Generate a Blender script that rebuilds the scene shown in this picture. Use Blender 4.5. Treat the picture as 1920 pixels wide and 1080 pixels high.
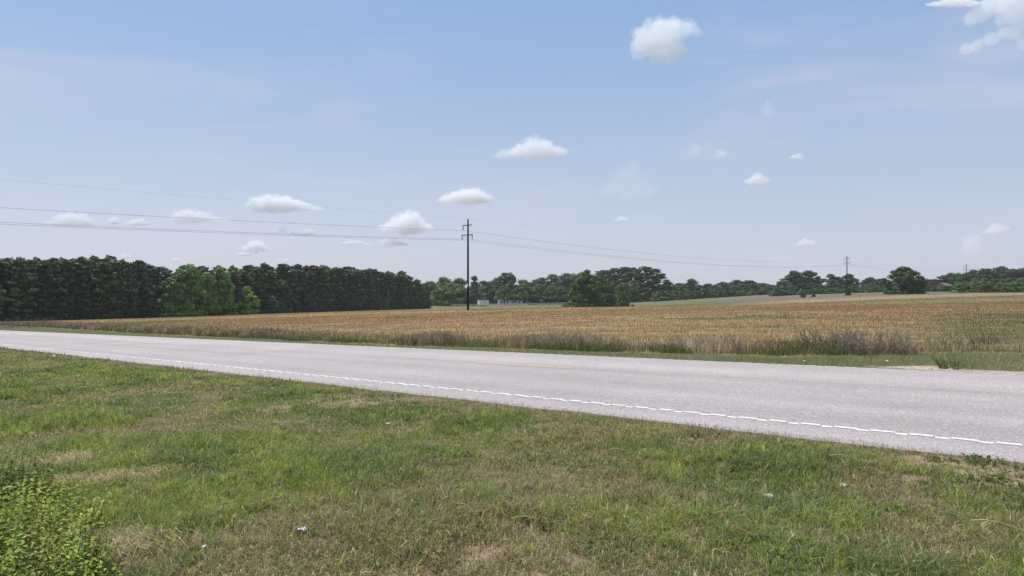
import bpy, math, random
import numpy as np
R = math.radians
sc = bpy.context.scene
for o in list(bpy.data.objects): bpy.data.objects.remove(o)
COL = sc.collection

# ------------------------------------------------------------------ camera
CAMZ = 1.5
cd = bpy.data.cameras.new('camera'); cam = bpy.data.objects.new('camera', cd); COL.objects.link(cam)
cam.location = (0, 0, CAMZ); cam.rotation_euler = (R(90), 0, 0)
cd.sensor_width = 36.0; cd.lens = 24.0; cd.clip_start = 0.1; cd.clip_end = 30000
sc.camera = cam

# ------------------------------------------------------------------ light
SUN_EL, SUN_AZ = 60.0, -48.0          # azimuth from +Y, negative = to the left
wd = bpy.data.worlds.new('World'); sc.world = wd; wd.use_nodes = True
nt = wd.node_tree; nt.nodes.clear()
N, L = nt.nodes.new, nt.links.new
wo = N('ShaderNodeOutputWorld'); bg = N('ShaderNodeBackground'); sky = N('ShaderNodeTexSky')
sky.sky_type = 'NISHITA'; sky.sun_disc = False
sky.sun_elevation = R(SUN_EL); sky.sun_rotation = R(SUN_AZ)
sky.air_density = 1.0; sky.dust_density = 1.2; sky.ozone_density = 1.6; sky.altitude = 100
bg.inputs[1].default_value = 0.10
# thin cirrus veils high in the air, and the milky lavender of humid air low down
tc = N('ShaderNodeTexCoord'); sep = N('ShaderNodeSeparateXYZ'); L(tc.outputs['Generated'], sep.inputs[0])
mp = N('ShaderNodeMapping'); mp.inputs['Scale'].default_value = (1.6, 1.6, 7.0); mp.inputs['Location'].default_value = (0.35, 0.2, 0.1)
mp.inputs['Rotation'].default_value = (0, R(-12), 0)
L(tc.outputs['Generated'], mp.inputs[0])
no = N('ShaderNodeTexNoise'); no.inputs['Scale'].default_value = 1.5; no.inputs['Detail'].default_value = 7; no.inputs['Roughness'].default_value = 0.55
no.inputs['Distortion'].default_value = 0.5
L(mp.outputs[0], no.inputs[0])
mr = N('ShaderNodeMapRange'); mr.interpolation_type = 'SMOOTHSTEP'
mr.inputs[1].default_value = 0.42; mr.inputs[2].default_value = 0.78; mr.inputs[3].default_value = 0.0; mr.inputs[4].default_value = 0.42
L(no.outputs[0], mr.inputs[0])
hz = N('ShaderNodeMapRange'); hz.interpolation_type = 'SMOOTHSTEP'
hz.inputs[1].default_value = 0.0; hz.inputs[2].default_value = 0.42; hz.inputs[3].default_value = 1.0; hz.inputs[4].default_value = 0.05
L(sep.outputs[2], hz.inputs[0])
m0 = N('ShaderNodeMix'); m0.data_type = 'RGBA'; m0.inputs[6].default_value = (2.30, 3.75, 6.1, 1); m0.inputs[7].default_value = (4.75, 5.12, 6.15, 1)
L(hz.outputs[0], m0.inputs[0])
m1 = N('ShaderNodeMix'); m1.data_type = 'RGBA'; m1.inputs[0].default_value = .82; L(m0.outputs[2], m1.inputs[7]); L(sky.outputs[0], m1.inputs[6])
m2 = N('ShaderNodeMix'); m2.data_type = 'RGBA'; m2.inputs[7].default_value = (5.6, 5.4, 6.5, 1)
L(mr.outputs[0], m2.inputs[0]); L(m1.outputs[2], m2.inputs[6])
L(m2.outputs[2], bg.inputs[0]); L(bg.outputs[0], wo.inputs[0])

sd = bpy.data.lights.new('sun', 'SUN'); sd.energy = 4.0; sd.angle = R(0.5); sd.color = (1, .965, .91)
sun = bpy.data.objects.new('sun', sd); COL.objects.link(sun)
sun.rotation_euler = (R(90 - SUN_EL), 0, R(180 - SUN_AZ)); sun.location = (-40, 30, 60)
vs = sc.view_settings; vs.view_transform = 'Standard'; vs.look = 'None'; vs.exposure = 0.30; vs.gamma = 1; vs.use_curve_mapping = False
cy = sc.cycles
cy.max_bounces = 9; cy.diffuse_bounces = 3; cy.transmission_bounces = 4; cy.transparent_max_bounces = 8; cy.volume_bounces = 8
cy.use_denoising = True
try: cy.sample_clamp_indirect = 6
except Exception: pass

# ------------------------------------------------------------------ helpers
def tag(o, label=None, cat=None, group=None, kind=None):
    if label: o['label'] = label
    if cat: o['category'] = cat
    if group: o['group'] = group
    if kind: o['kind'] = kind
    return o

def empty(name, loc, rz=0, **k):
    o = bpy.data.objects.new(name, None); COL.objects.link(o)
    o.location = loc; o.rotation_euler = (0, 0, rz); o.empty_display_size = .2
    return tag(o, **k)

def link(name, me, mats, parent=None):
    o = bpy.data.objects.new(name, me); COL.objects.link(o)
    for m in (mats if isinstance(mats, (list, tuple)) else [mats]):
        if m and m.name not in [x.name for x in me.materials if x]: me.materials.append(m)
    if parent: o.parent = parent
    return o

def np_mesh(name, V, F, C=None, smooth=False):
    """V (n,3), F (m,k) same-size polygons, C (n,3) linear colours"""
    V = np.asarray(V, np.float32); F = np.asarray(F, np.int32); k = F.shape[1]
    me = bpy.data.meshes.new(name)
    me.vertices.add(len(V)); me.vertices.foreach_set('co', V.ravel())
    me.loops.add(F.size); me.loops.foreach_set('vertex_index', F.ravel())
    me.polygons.add(len(F)); me.polygons.foreach_set('loop_start', np.arange(0, F.size, k, dtype=np.int32))
    if smooth: me.polygons.foreach_set('use_smooth', np.ones(len(F), bool))
    me.update(calc_edges=True)
    if C is not None:
        a = me.color_attributes.new('col', 'FLOAT_COLOR', 'POINT')
        a.data.foreach_set('color', np.c_[np.clip(C, 0, 1), np.ones(len(C))].astype(np.float32).ravel())
    return me

class MB:
    """collects boxes, tubes, quads; becomes one mesh"""
    def __init__(s): s.v = []; s.f = []; s.m = []
    def add(s, vs, fs, mi=0):
        b = len(s.v); s.v += [tuple(p) for p in vs]; s.f += [tuple(b + i for i in f) for f in fs]; s.m += [mi] * len(fs); return s
    def box(s, c, d, rz=0, mi=0, bev=0):
        x, y, z = [q / 2 for q in d]; ca, sa = math.cos(rz), math.sin(rz); P = []
        for k in (-1, 1):
            for (i, j) in ((-1, -1), (1, -1), (1, 1), (-1, 1)):
                a, b = i * x, j * y; P.append((c[0] + a * ca - b * sa, c[1] + a * sa + b * ca, c[2] + k * z))
        return s.add(P, [(3, 2, 1, 0), (4, 5, 6, 7), (0, 1, 5, 4), (1, 2, 6, 5), (2, 3, 7, 6), (3, 0, 4, 7)], mi)
    def tube(s, pts, rad, n=8, mi=0, cap=True):
        pts = [np.array(p, float) for p in pts]; rad = rad if isinstance(rad, (list, tuple)) else [rad] * len(pts)
        b = len(s.v); up = None
        for i, p in enumerate(pts):
            t = pts[min(i + 1, len(pts) - 1)] - pts[max(i - 1, 0)]; t = t / (np.linalg.norm(t) + 1e-9)
            if up is None:
                up = np.array((0, 0, 1.)) if abs(t[2]) < .9 else np.array((1., 0, 0))
            a = np.cross(t, up); a /= np.linalg.norm(a) + 1e-9; c = np.cross(a, t); up = c
            for k in range(n):
                q = p + rad[i] * (math.cos(2 * math.pi * k / n) * a + math.sin(2 * math.pi * k / n) * c); s.v.append(tuple(q))
        for i in range(len(pts) - 1):
            for k in range(n):
                s.f.append((b + i * n + k, b + i * n + (k + 1) % n, b + (i + 1) * n + (k + 1) % n, b + (i + 1) * n + k)); s.m.append(mi)
        if cap:
            s.f.append(tuple(b + k for k in range(n))[::-1]); s.m.append(mi)
            s.f.append(tuple(b + (len(pts) - 1) * n + k for k in range(n))); s.m.append(mi)
        return s
    def build(s, name, mats, parent=None, smooth=False):
        me = bpy.data.meshes.new(name); me.from_pydata(s.v, [], s.f)
        o = link(name, me, mats, parent)
        me.polygons.foreach_set('material_index', s.m)
        if smooth: me.polygons.foreach_set('use_smooth', [True] * len(s.f))
        me.update(); return o

rng = np.random.default_rng(7)
class Noise:
    def __init__(s, seed): s.t = np.random.default_rng(seed).random((256, 256))
    def one(s, x, y):
        xi = np.floor(x).astype(int); yi = np.floor(y).astype(int); fx = x - xi; fy = y - yi
        fx = fx * fx * (3 - 2 * fx); fy = fy * fy * (3 - 2 * fy); t = s.t
        a = t[xi % 256, yi % 256]; b = t[(xi + 1) % 256, yi % 256]; c = t[xi % 256, (yi + 1) % 256]; d = t[(xi + 1) % 256, (yi + 1) % 256]
        return (a * (1 - fx) + b * fx) * (1 - fy) + (c * (1 - fx) + d * fx) * fy
    def __call__(s, x, y, scale=1., oct=3):
        x = np.asarray(x, float) / scale; y = np.asarray(y, float) / scale; r = 0; a = 1; w = 0
        for k in range(oct): r = r + a * s.one(x * 2**k + 13.7 * k, y * 2**k + 7.1 * k); w += a; a *= .5
        return r / w
N1, N2, N3, N4 = Noise(1), Noise(2), Noise(3), Noise(4)
def sstep(x, a, b):
    t = np.clip((x - a) / (b - a), 0, 1); return t * t * (3 - 2 * t)

# ------------------------------------------------------------------ materials
def mat(name):
    m = bpy.data.materials.new(name); m.use_nodes = True; m.node_tree.nodes.clear()
    n = m.node_tree.nodes.new; l = m.node_tree.links.new
    return m, n, l
def simple(name, col, rough=.8, var=.15, scale=3., spec=.3, metal=0, bump=0):
    m, n, l = mat(name); o = n('ShaderNodeOutputMaterial'); b = n('ShaderNodeBsdfPrincipled')
    t = n('ShaderNodeTexCoord'); q = n('ShaderNodeTexNoise'); q.inputs['Scale'].default_value = scale; q.inputs['Detail'].default_value = 6
    l(t.outputs['Object'], q.inputs[0]); r = n('ShaderNodeMapRange'); r.inputs[3].default_value = 1 - var; r.inputs[4].default_value = 1 + var
    r.inputs[1].default_value = .25; r.inputs[2].default_value = .75
    l(q.outputs[0], r.inputs[0]); v = n('ShaderNodeVectorMath'); v.operation = 'SCALE'; v.inputs[0].default_value = col
    l(r.outputs[0], v.inputs['Scale']); l(v.outputs[0], b.inputs['Base Color'])
    b.inputs['Roughness'].default_value = rough; b.inputs['Specular IOR Level'].default_value = spec; b.inputs['Metallic'].default_value = metal
    if bump:
        bp = n('ShaderNodeBump'); bp.inputs['Strength'].default_value = bump; bp.inputs['Distance'].default_value = .02
        l(q.outputs[0], bp.inputs['Height']); l(bp.outputs[0], b.inputs['Normal'])
    l(b.outputs[0], o.inputs[0]); return m
def leafmat(name, transl=.35, tint=False, rough=.6, spec=.25):
    m, n, l = mat(name); o = n('ShaderNodeOutputMaterial'); b = n('ShaderNodeBsdfPrincipled'); a = n('ShaderNodeAttribute'); a.attribute_name = 'col'
    c = a.outputs['Color']
    if tint:
        oi = n('ShaderNodeObjectInfo'); x = n('ShaderNodeVectorMath'); x.operation = 'MULTIPLY'
        l(c, x.inputs[0]); l(oi.outputs['Color'], x.inputs[1]); c = x.outputs[0]
    b.inputs['Roughness'].default_value = rough; b.inputs['Specular IOR Level'].default_value = spec
    l(c, b.inputs['Base Color'])
    tr = n('ShaderNodeBsdfTranslucent'); y = n('ShaderNodeVectorMath'); y.operation = 'MULTIPLY'; y.inputs[1].default_value = (1.1, 1.15, .6)
    l(c, y.inputs[0]); l(y.outputs[0], tr.inputs[0])
    mx = n('ShaderNodeMixShader'); mx.inputs[0].default_value = transl
    l(b.outputs[0], mx.inputs[1]); l(tr.outputs[0], mx.inputs[2]); l(mx.outputs[0], o.inputs[0]); return m
M_grass = leafmat('grass_blades', .35)
M_dry = leafmat('dry_stems', .3, rough=.8, spec=.1)
M_leaf = leafmat('tree_leaves', .2, tint=True)
M_shrub = leafmat('shrub_leaves', .4, rough=.65, spec=.15)
M_bark = simple('bark', (.075, .06, .048), .9, .3, 4, bump=.5)
M_wood = simple('dark_creosoted_wood', (.011, .009, .010), .85, .3, 5, spec=.2, bump=.3)
M_arm = simple('weathered_crossarm', (.05, .042, .045), .85, .2, 5)
M_ins = simple('insulator_glaze', (.10, .10, .11), .4, .1, 5)
M_steel = simple('galvanised_steel', (.3, .3, .31), .5, .1, 5, metal=.6)
M_wire = simple('aluminium_wire', (.10, .10, .11), .6, .1, 5)
M_plate = simple('white_plate', (.75, .75, .74), .5, .05, 5)
M_white = simple('white_siding', (.62, .60, .60), .6, .06, 2)
M_pink = simple('sun_bleached_panel', (.74, .64, .61), .6, .06, 2)
M_greyroof = simple('grey_roof', (.22, .22, .23), .7, .1, 2)
M_redroof = simple('rusty_roof', (.17, .115, .10), .7, .15, 2)
M_black = simple('dark_gap', (.02, .02, .02), .8, .1, 2)
M_glass = simple('window_glass', (.03, .035, .045), .15, .1, 2, spec=.6)
M_fence = simple('whitewashed_board', (.50, .50, .50), .8, .15, 3)
M_greypole = simple('weathered_grey_wood', (.20, .19, .18), .85, .15, 3)
M_paper = simple('white_scrap', (.62, .62, .61), .6, .05, 20)
M_stone = simple('pale_stone', (.45, .43, .40), .85, .15, 20, bump=.3)

# ------------------------------------------------------------------ terrain
TH = R(42); SN, CS = math.sin(TH), math.cos(TH)
def sp(X, Y): return -CS * X + SN * Y, SN * X + CS * Y            # along the road (to the left), across it
def xy(s, p): return -CS * s + SN * p, SN * s + CS * p
def px(u, Y): return (u - 960) / 1280. * Y
def plane(X, Y): return CAMZ - 1.514 - .031 * sp(X, Y)[0]
cps = []
for s in (-60, -20, 0, 20, 60, 120):
    for p in (0, 8, 16.5): cps.append((*xy(s, p), 0.))
def cp(u, v, Y):
    X = px(u, Y); z = CAMZ - (v - 540) / 1280. * Y; cps.append((X, Y, z - plane(X, Y)))
for a in ((0, 603, 150), (250, 597.5, 175), (500, 588, 225), (650, 583.5, 270), (805, 579, 325), (877, 581, 106), (877, 577.5, 190), (960, 576, 210),
          (950, 571.5, 400), (850, 573, 400), (1110, 577, 250), (1060, 570, 400), (1230, 565, 370), (1300, 560.5, 380), (1450, 552, 390), (1588, 553.3, 245), (1640, 548.5, 320),
          (1695, 551, 235), (1860, 548, 260), (1250, 576, 170), (1450, 571, 150), (1800, 565, 110), (2300, 547, 250), (2300, 545, 420), (1900, 545, 420)): cp(*a)
for (X, Y) in ((-300, 100), (-300, 400), (-100, 500), (600, -100), (600, 500), (0, 700), (300, 700), (-300, -200), (300, -200), (0, -200)): cps.append((X, Y, 0.))
cps = np.array(cps)
def tps(r2): return np.where(r2 > 0, r2 * np.log(np.maximum(r2, 1e-9)) * .5, 0.)
_P = cps[:, :2] / 100.; _n = len(_P)
_K = tps(((_P[:, None] - _P[None]) ** 2).sum(-1)) + np.eye(_n) * 2e-4
_A = np.zeros((_n + 3, _n + 3)); _A[:_n, :_n] = _K; _A[:_n, _n] = 1; _A[:_n, _n + 1:] = _P; _A[_n, :_n] = 1; _A[_n + 1:, :_n] = _P.T
_W = np.linalg.solve(_A, np.r_[cps[:, 2], 0, 0, 0])
def H(X, Y):
    X = np.asarray(X, float); Y = np.asarray(Y, float); sh = X.shape
    x = X.ravel(); y = Y.ravel(); r = np.hypot(x, y - 200); k = np.minimum(1, 560 / np.maximum(r, 1)); x = x * k; y = 200 + (y - 200) * k   # level beyond the known land
    out = np.empty(len(x))
    for i in range(0, len(x), 60000):
        a = x[i:i + 60000] / 100.; b = y[i:i + 60000] / 100.
        r2 = (a[:, None] - _P[None, :, 0]) ** 2 + (b[:, None] - _P[None, :, 1]) ** 2
        out[i:i + 60000] = tps(r2) @ _W[:_n] + _W[_n] + _W[_n + 1] * a + _W[_n + 2] * b
    s, p = sp(x, y)
    out *= np.where(p > 0, sstep(p, 16.5, 26), 0)
    z = plane(x, y) + out
    # uneven verges
    near = (N1(x, y, 1.7) - .5) * .10 + (N2(x, y, .45, 2) - .5) * .03
    z += near * np.where(p < 7.5, sstep(7.5 - p, 0, .9), np.where(p > 15.3, sstep(p - 15.3, 0, 1.5) * 1.3, 0)) * sstep(400 - np.hypot(x, y), 0, 200)
    z -= np.where((p > 7.85) & (p < 15.22), .07, .02)
    z -= .05 * sstep(7.3 - p, 0, 2) * (p < 8)
    z = np.where(p > 15.3, z - .05 * sstep(p - 15.3, 0, 1.2), z)
    return z.reshape(sh)
def h1(X, Y): return float(H(np.array([X]), np.array([Y]))[0])

# colour fields in world space (what grows where), shared by the ground and the blades
def dirt_mask(X, Y):
    """bare soil patches (0..1)"""
    m = sstep(N3(X, Y, .40, 4), .62, .78) * .45
    for (u, Y0, rx, ry) in ((1860, 5.75, .95, .75), (950, 4.45, .55, .28), (1120, 5.2, .6, .25), (290, 4.5, .45, .3), (110, 7.4, .7, .4), (660, 11.0, 1.5, .5)):
        dx = (X - px(u, Y0)) / rx; dy = (Y - Y0) / ry; d = np.sqrt(dx * dx + dy * dy) + (N2(X, Y, .22, 4) - .5) * 1.8
        m = np.maximum(m, (.98 if u == 1860 else .70) * (1 - sstep(d, .2, 1.3)))
    q = np.exp(-((X + .05) / 1.3) ** 2 - ((Y - 4.35) / .75) ** 2); m = np.maximum(m, q * sstep(N2(X + 3, Y, .30, 4), .42, .58) * .85)
    return m
def weed_edge(s): return np.interp(s, [-10, 0, 4.4, 5.1, 7, 9, 12, 18, 31, 48, 88, 130], [21.5, 21.2, 20.3, 18.8, 18.3, 17.8, 17.3, 17.0, 17.1, 18.0, 21, 23]) + .5 * (N1(s, s * 0 + 3.3, 5, 2) - .5)     # where the verge turns into tall weeds

# ground mesh: polar grid round the camera foot, fine close by
def build_ground():
    ang = np.radians(np.r_[np.linspace(-180, -50, 28)[:-1], np.linspace(-50, 50, 420), np.linspace(50, 180, 28)[1:]])
    rad = np.r_[.3, 1, 1.8, np.geomspace(2.4, 40, 330), np.geomspace(40, 420, 170)[1:], np.geomspace(420, 6000, 24)[1:]]
    A, Rr = np.meshgrid(ang, rad); X = Rr * np.sin(A); Y = Rr * np.cos(A); Z = H(X, Y)
    n, m = X.shape; V = np.c_[X.ravel(), Y.ravel(), Z.ravel()]
    i = np.arange((n - 1) * m).reshape(n - 1, m)[:, :-1].ravel(); F = np.c_[i, i + 1, i + m + 1, i + m]
    x, y = V[:, 0], V[:, 1]; s, p = sp(x, y); r = np.hypot(x, y)
    C = np.empty((len(V), 3))
    # near verge: soil with thatch
    thatch = np.array([.150, .120, .070]); soil = np.array([.30, .21, .155]); greenb = np.array([.080, .090, .035])
    d = dirt_mask(x, y)[:, None]; g = sstep(N1(x, y, 1.3), .35, .65)[:, None]
    verge = (thatch * (1 - g) + greenb * g) * (1 - d) + soil * d
    fieldc, _ = field_colour(x, y)
    fld = fieldc * .8
    far_v = np.array([.10, .10, .045]) * (1 - .0 * g) + np.zeros_like(verge)
    a = sstep(p, 15, 15.4)[:, None]; C = verge * (1 - a) + far_v * a
    a = sstep(p - weed_edge(s), -.3, .4)[:, None]; C = C * (1 - a) + fld * a
    uu_ = np.where(y > 1, 960 + 1280 * x / np.maximum(y, 1), -9999); ey = np.interp(uu_, [-80, 0, 250, 500, 650, 808], [143, 150, 175, 225, 270, 326])
    wood = sstep(y - ey, -1, 1.5) * (uu_ > -3000) * (1 - sstep(uu_, 806, 812)); C = C * (1 - wood[:, None]) + np.array([.045, .036, .026]) * wood[:, None]
    # gravel patch of the field entrance on the right
    gp = 1 - sstep(np.hypot((s - 2.4) / 1.7, (p - 16.1) / .62) + (N2(x, y, .5) - .5), .6, 1.2)
    C = C * (1 - gp[:, None]) + np.array([.40, .32, .26]) * gp[:, None]
    me = np_mesh('ground', V, F, C, smooth=True)
    m_, nn, l = mat('ground_soil'); o = nn('ShaderNodeOutputMaterial'); b = nn('ShaderNodeBsdfPrincipled'); at = nn('ShaderNodeAttribute'); at.attribute_name = 'col'
    t = nn('ShaderNodeTexCoord'); q = nn('ShaderNodeTexNoise'); q.inputs['Scale'].default_value = 9; q.inputs['Detail'].default_value = 10; q.inputs['Roughness'].default_value = .7
    l(t.outputs['Object'], q.inputs[0]); mr_ = nn('ShaderNodeMapRange'); mr_.inputs[1].default_value = .3; mr_.inputs[2].default_value = .7; mr_.inputs[3].default_value = .6; mr_.inputs[4].default_value = 1.4
    l(q.outputs[0], mr_.inputs[0]); v = nn('ShaderNodeVectorMath'); v.operation = 'SCALE'; l(at.outputs['Color'], v.inputs[0]); l(mr_.outputs[0], v.inputs['Scale'])
    l(v.outputs[0], b.inputs['Base Color']); b.inputs['Roughness'].default_value = .95; b.inputs['Specular IOR Level'].default_value = .1
    bp = nn('ShaderNodeBump'); bp.inputs['Distance'].default_value = .03; bp.inputs['Strength'].default_value = .6; l(q.outputs[0], bp.inputs['Height']); l(bp.outputs[0], b.inputs['Normal'])
    l(b.outputs[0], o.inputs[0])
    tag(link('ground', me, m_), kind='structure')

def mixc(a, b, t): t = np.asarray(t)[:, None]; return a * (1 - t) + b * t
def field_colour(x, y):
    """albedo of the fallow field and of the pasture behind it; and a mask where red-brown sorrel stands"""
    s, p = sp(x, y); r = np.hypot(x, y); u = 960 + 1280 * x / np.maximum(y, 1)
    n1 = N1(x, y * .6, 11, 4); n2 = N2(x, y * .5, 3.2, 3); n3 = N3(x, y * .45, 30, 3)
    ochre = np.array([.395, .270, .145]); rust = np.array([.400, .225, .142]); olive = np.array([.250, .240, .125]); green = np.array([.165, .195, .085]); straw = np.array([.45, .37, .24])
    c = np.zeros((len(x), 3)) + ochre
    c = mixc(c, rust, sstep(n1 + .5 * (n3 - .5), .46, .66) * .9)
    c = mixc(c, olive, sstep(n2 + .4 * (n3 - .5), .52, .74) * .75)
    c = mixc(c, green, sstep(N4(x, y * .5, 6, 3), .66, .82) * .8)
    sor = sstep(n1, .4, .6)
    # pasture beyond the field, left of centre and behind the crest
    past = np.array([.165, .165, .075]); pt = sstep(y, 205, 240) * sstep(u, 790, 830) * (1 - sstep(u, 1330, 1520)) + sstep(y - 150, 0, 60) * sstep(u - 1180, 0, 60) * (1 - sstep(u, 1300, 1500))
    c = mixc(c, past * (.8 + .4 * n2[:, None]), np.clip(pt, 0, 1))
    # grey-mauve fallow strip far right, and a green swathe before it
    mv = np.array([.20, .165, .130]); mt = sstep(y, 200, 225) * sstep(u, 1300, 1420)
    c = mixc(c, mv * (.85 + .3 * n2[:, None]), np.clip(mt, 0, 1) * .85)
    gs = np.exp(-((y - 165 - 10 * (n3 - .5)) / 16) ** 2) * sstep(u, 1400, 1600)
    c = mixc(c, np.array([.115, .135, .060]), gs * .8)
    # greener, patchier ground on the near right of the field
    gr = sstep(u, 1600, 1850) * (1 - sstep(y, 30, 60)); c = mixc(c, mixc(np.zeros((len(x), 3)) + np.array([.13, .14, .055]), np.array([.24, .17, .11]), sstep(n2, .5, .7)), gr * .75)
    return c, sor
build_ground()

# ------------------------------------------------------------------ road (local frame: x = -s, y = p, sloping with the land)
def road_mat():
    m, n, l = mat('worn_asphalt'); o = n('ShaderNodeOutputMaterial'); b = n('ShaderNodeBsdfPrincipled'); t = n('ShaderNodeTexCoord')
    s = n('ShaderNodeSeparateXYZ'); l(t.outputs['Object'], s.inputs[0])
    def noise(scale, det=4, rough=.6, vec=None):
        q = n('ShaderNodeTexNoise'); q.inputs['Scale'].default_value = scale; q.inputs['Detail'].default_value = det; q.inputs['Roughness'].default_value = rough
        l(vec or t.outputs['Object'], q.inputs[0]); return q.outputs[0]
    def rng_(x, a, b_, c, d, sm=False):
        r = n('ShaderNodeMapRange'); r.inputs[1].default_value = a; r.inputs[2].default_value = b_; r.inputs[3].default_value = c; r.inputs[4].default_value = d
        if sm: r.interpolation_type = 'SMOOTHSTEP'
        l(x, r.inputs[0]); return r.outputs[0]
    def mul(a, b_, op='MULTIPLY'):
        q = n('ShaderNodeMath'); q.operation = op
        for i, v in enumerate((a, b_)):
            if isinstance(v, (int, float)): q.inputs[i].default_value = v
            else: l(v, q.inputs[i])
        return q.outputs[0]
    mp_ = n('ShaderNodeMapping'); mp_.inputs['Scale'].default_value = (.06, 1.6, 1); l(t.outputs['Object'], mp_.inputs[0])
    streak = rng_(noise(1., 5, .6, mp_.outputs[0]), .3, .7, .93, 1.07)
    agg = rng_(noise(42, 3, .85), .36, .64, .58, 1.42)
    agg2 = rng_(noise(14, 4, .7), .3, .7, .90, 1.10)
    big = rng_(noise(.35, 4), .3, .7, .91, 1.08)
    vor = n('ShaderNodeTexVoronoi'); vor.inputs['Scale'].default_value = 38; l(t.outputs['Object'], vor.inputs[0])
    stone = rng_(vor.outputs['Distance'], .0, .5, 1.10, .86)
    py = mul(s.outputs[1], mul(noise(.5, 3), .08), 'ADD')
    lane = rng_(py, 12.44, 12.50, 0, 1)
    bright = mul(mul(mul(streak, agg), mul(agg2, big)), stone)
    # far lane is a touch lighter and pinker; the joint shows as a thin dark line
    seam = mul(rng_(py, 12.43, 12.455, 0, 1, True), rng_(py, 12.465, 12.50, 1, 0, True))
    seam = mul(seam, rng_(noise(1.3, 5), .42, .58, 0, .45))
    # wheel tracks polished in each lane
    w = mul(mul(s.outputs[1], 1.75 * 1.0), 3.1416 / 1.62)
    sn = n('ShaderNodeMath'); sn.operation = 'SINE'; l(w, sn.inputs[0]); track = rng_(sn.outputs[0], -1, 1, .955, 1.04)
    mp2 = n('ShaderNodeMapping'); mp2.inputs['Scale'].default_value = (.7, 9, 1); l(t.outputs['Object'], mp2.inputs[0])
    scar = rng_(noise(1., 3, .5, mp2.outputs[0]), .72, .76, 1, .72); blot = rng_(noise(1.1, 6, .7), .60, .70, 1, .93)
    bright = mul(mul(mul(mul(bright, track), rng_(seam, 0, 1, 1, .55)), scar), blot)
    mx = n('ShaderNodeMix'); mx.data_type = 'RGBA'; mx.inputs[6].default_value = (.385, .337, .320, 1); mx.inputs[7].default_value = (.430, .377, .354, 1)
    l(lane, mx.inputs[0])
    v = n('ShaderNodeVectorMath'); v.operation = 'SCALE'; l(mx.outputs[2], v.inputs[0]); l(bright, v.inputs['Scale'])
    # pale dusty edges
    l(v.outputs[0], b.inputs['Base Color']); b.inputs['Roughness'].default_value = .88; b.inputs['Specular IOR Level'].default_value = .35
    bp = n('ShaderNodeBump'); bp.inputs['Distance'].default_value = .006; bp.inputs['Strength'].default_value = .6; l(mul(agg, stone), bp.inputs['Height']); l(bp.outputs[0], b.inputs['Normal'])
    l(b.outputs[0], o.inputs[0]); return m
M_road = road_mat()
def paint(name, col, lo, hi, keep=0):
    m, n, l = mat(name); o = n('ShaderNodeOutputMaterial'); b = n('ShaderNodeBsdfPrincipled'); t = n('ShaderNodeTexCoord')
    q = n('ShaderNodeTexNoise'); q.inputs['Scale'].default_value = 14; q.inputs['Detail'].default_value = 8; q.inputs['Roughness'].default_value = .75; l(t.outputs['Object'], q.inputs[0])
    r = n('ShaderNodeMapRange'); r.inputs[1].default_value = lo; r.inputs[2].default_value = hi; r.inputs[3].default_value = keep; l(q.outputs[0], r.inputs[0])
    mx = n('ShaderNodeMix'); mx.data_type = 'RGBA'; mx.inputs[6].default_value = (.33, .30, .29, 1); mx.inputs[7].default_value = col; l(r.outputs[0], mx.inputs[0])
    l(mx.outputs[2], b.inputs['Base Color']); b.inputs['Roughness'].default_value = .7; b.inputs['Specular IOR Level'].default_value = .3; l(b.outputs[0], o.inputs[0]); return m
M_wpaint = paint('white_road_paint', (.69, .67, .64, 1), .32, .50)
M_wpaint2 = paint('worn_white_road_paint', (.56, .53, .49, 1), .40, .60)
M_ypaint = paint('faded_yellow_paint', (.62, .43, .17, 1), .36, .54, 0)

def rz_(x): return -.014 + .031 * x               # road height in its own frame
PITCH = .38
def groove(x, p):
    ph = (x + .1) % PITCH - PITCH / 2; g = 1 - sstep(np.abs(ph), .045, .085)
    gn = sstep(p, 8.08, 8.13) * (1 - sstep(p, 8.44, 8.49)); gf = sstep(p, 15.02, 15.06) * (1 - sstep(p, 15.3, 15.35))
    return -(.011 * gn + .004 * gf) * g
def grid(xs, ps, z0=0., wob=None, followgroove=True):
    Xg, Pg = np.meshgrid(xs, ps); 
    if wob is not None: Pg = wob(Xg, Pg)
    Z = rz_(Xg) + z0 + (groove(Xg, Pg) if followgroove else 0)
    n, m = Xg.shape; V = np.c_[Xg.ravel(), Pg.ravel(), Z.ravel()]; i = np.arange((n - 1) * m).reshape(n - 1, m)[:, :-1].ravel()
    return V, np.c_[i, i + 1, i + m + 1, i + m]
def joined(parts):
    Vs, Fs, b = [], [], 0
    for V, F in parts: Vs.append(V); Fs.append(F + b); b += len(V)
    return np.concatenate(Vs), np.concatenate(Fs)
xf = np.arange(-45, 8, .025); xc = np.r_[np.arange(-260, -45, 1.), np.arange(-45, 8, .5), np.arange(8, 200, 4.)]
def edge_wob(X, P):
    Q = P.copy(); k = P < 7.75; Q[k] = 7.46 + .12 * (N1(X[k], X[k] * 0, .5, 3) - .5) - (7.50 - P[k]) ; k2 = P > 15.25
    Q[k2] = P[k2] + .12 * (N2(X[k2], X[k2] * 0 + 5, .6, 3) - .5); return Q
parts = [grid(xf, [8.05, 8.08, 8.10, 8.13, 8.2, 8.3, 8.4, 8.44, 8.465, 8.49, 8.52]), grid(xf, [15.0, 15.02, 15.04, 15.06, 15.1, 15.2, 15.27], wob=edge_wob),
         grid(xc, [8.52, 12., 15.0]), grid(np.arange(-45, 8, .1), [7.50, 7.75, 8.05], wob=edge_wob)]
for xr in (np.arange(-260, -44.9, 1.), np.arange(7.98, 200, 4.)):
    parts += [grid(xr, [7.50, 8.05, 8.52], followgroove=False), grid(xr, [15., 15.27], followgroove=False)]
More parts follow.
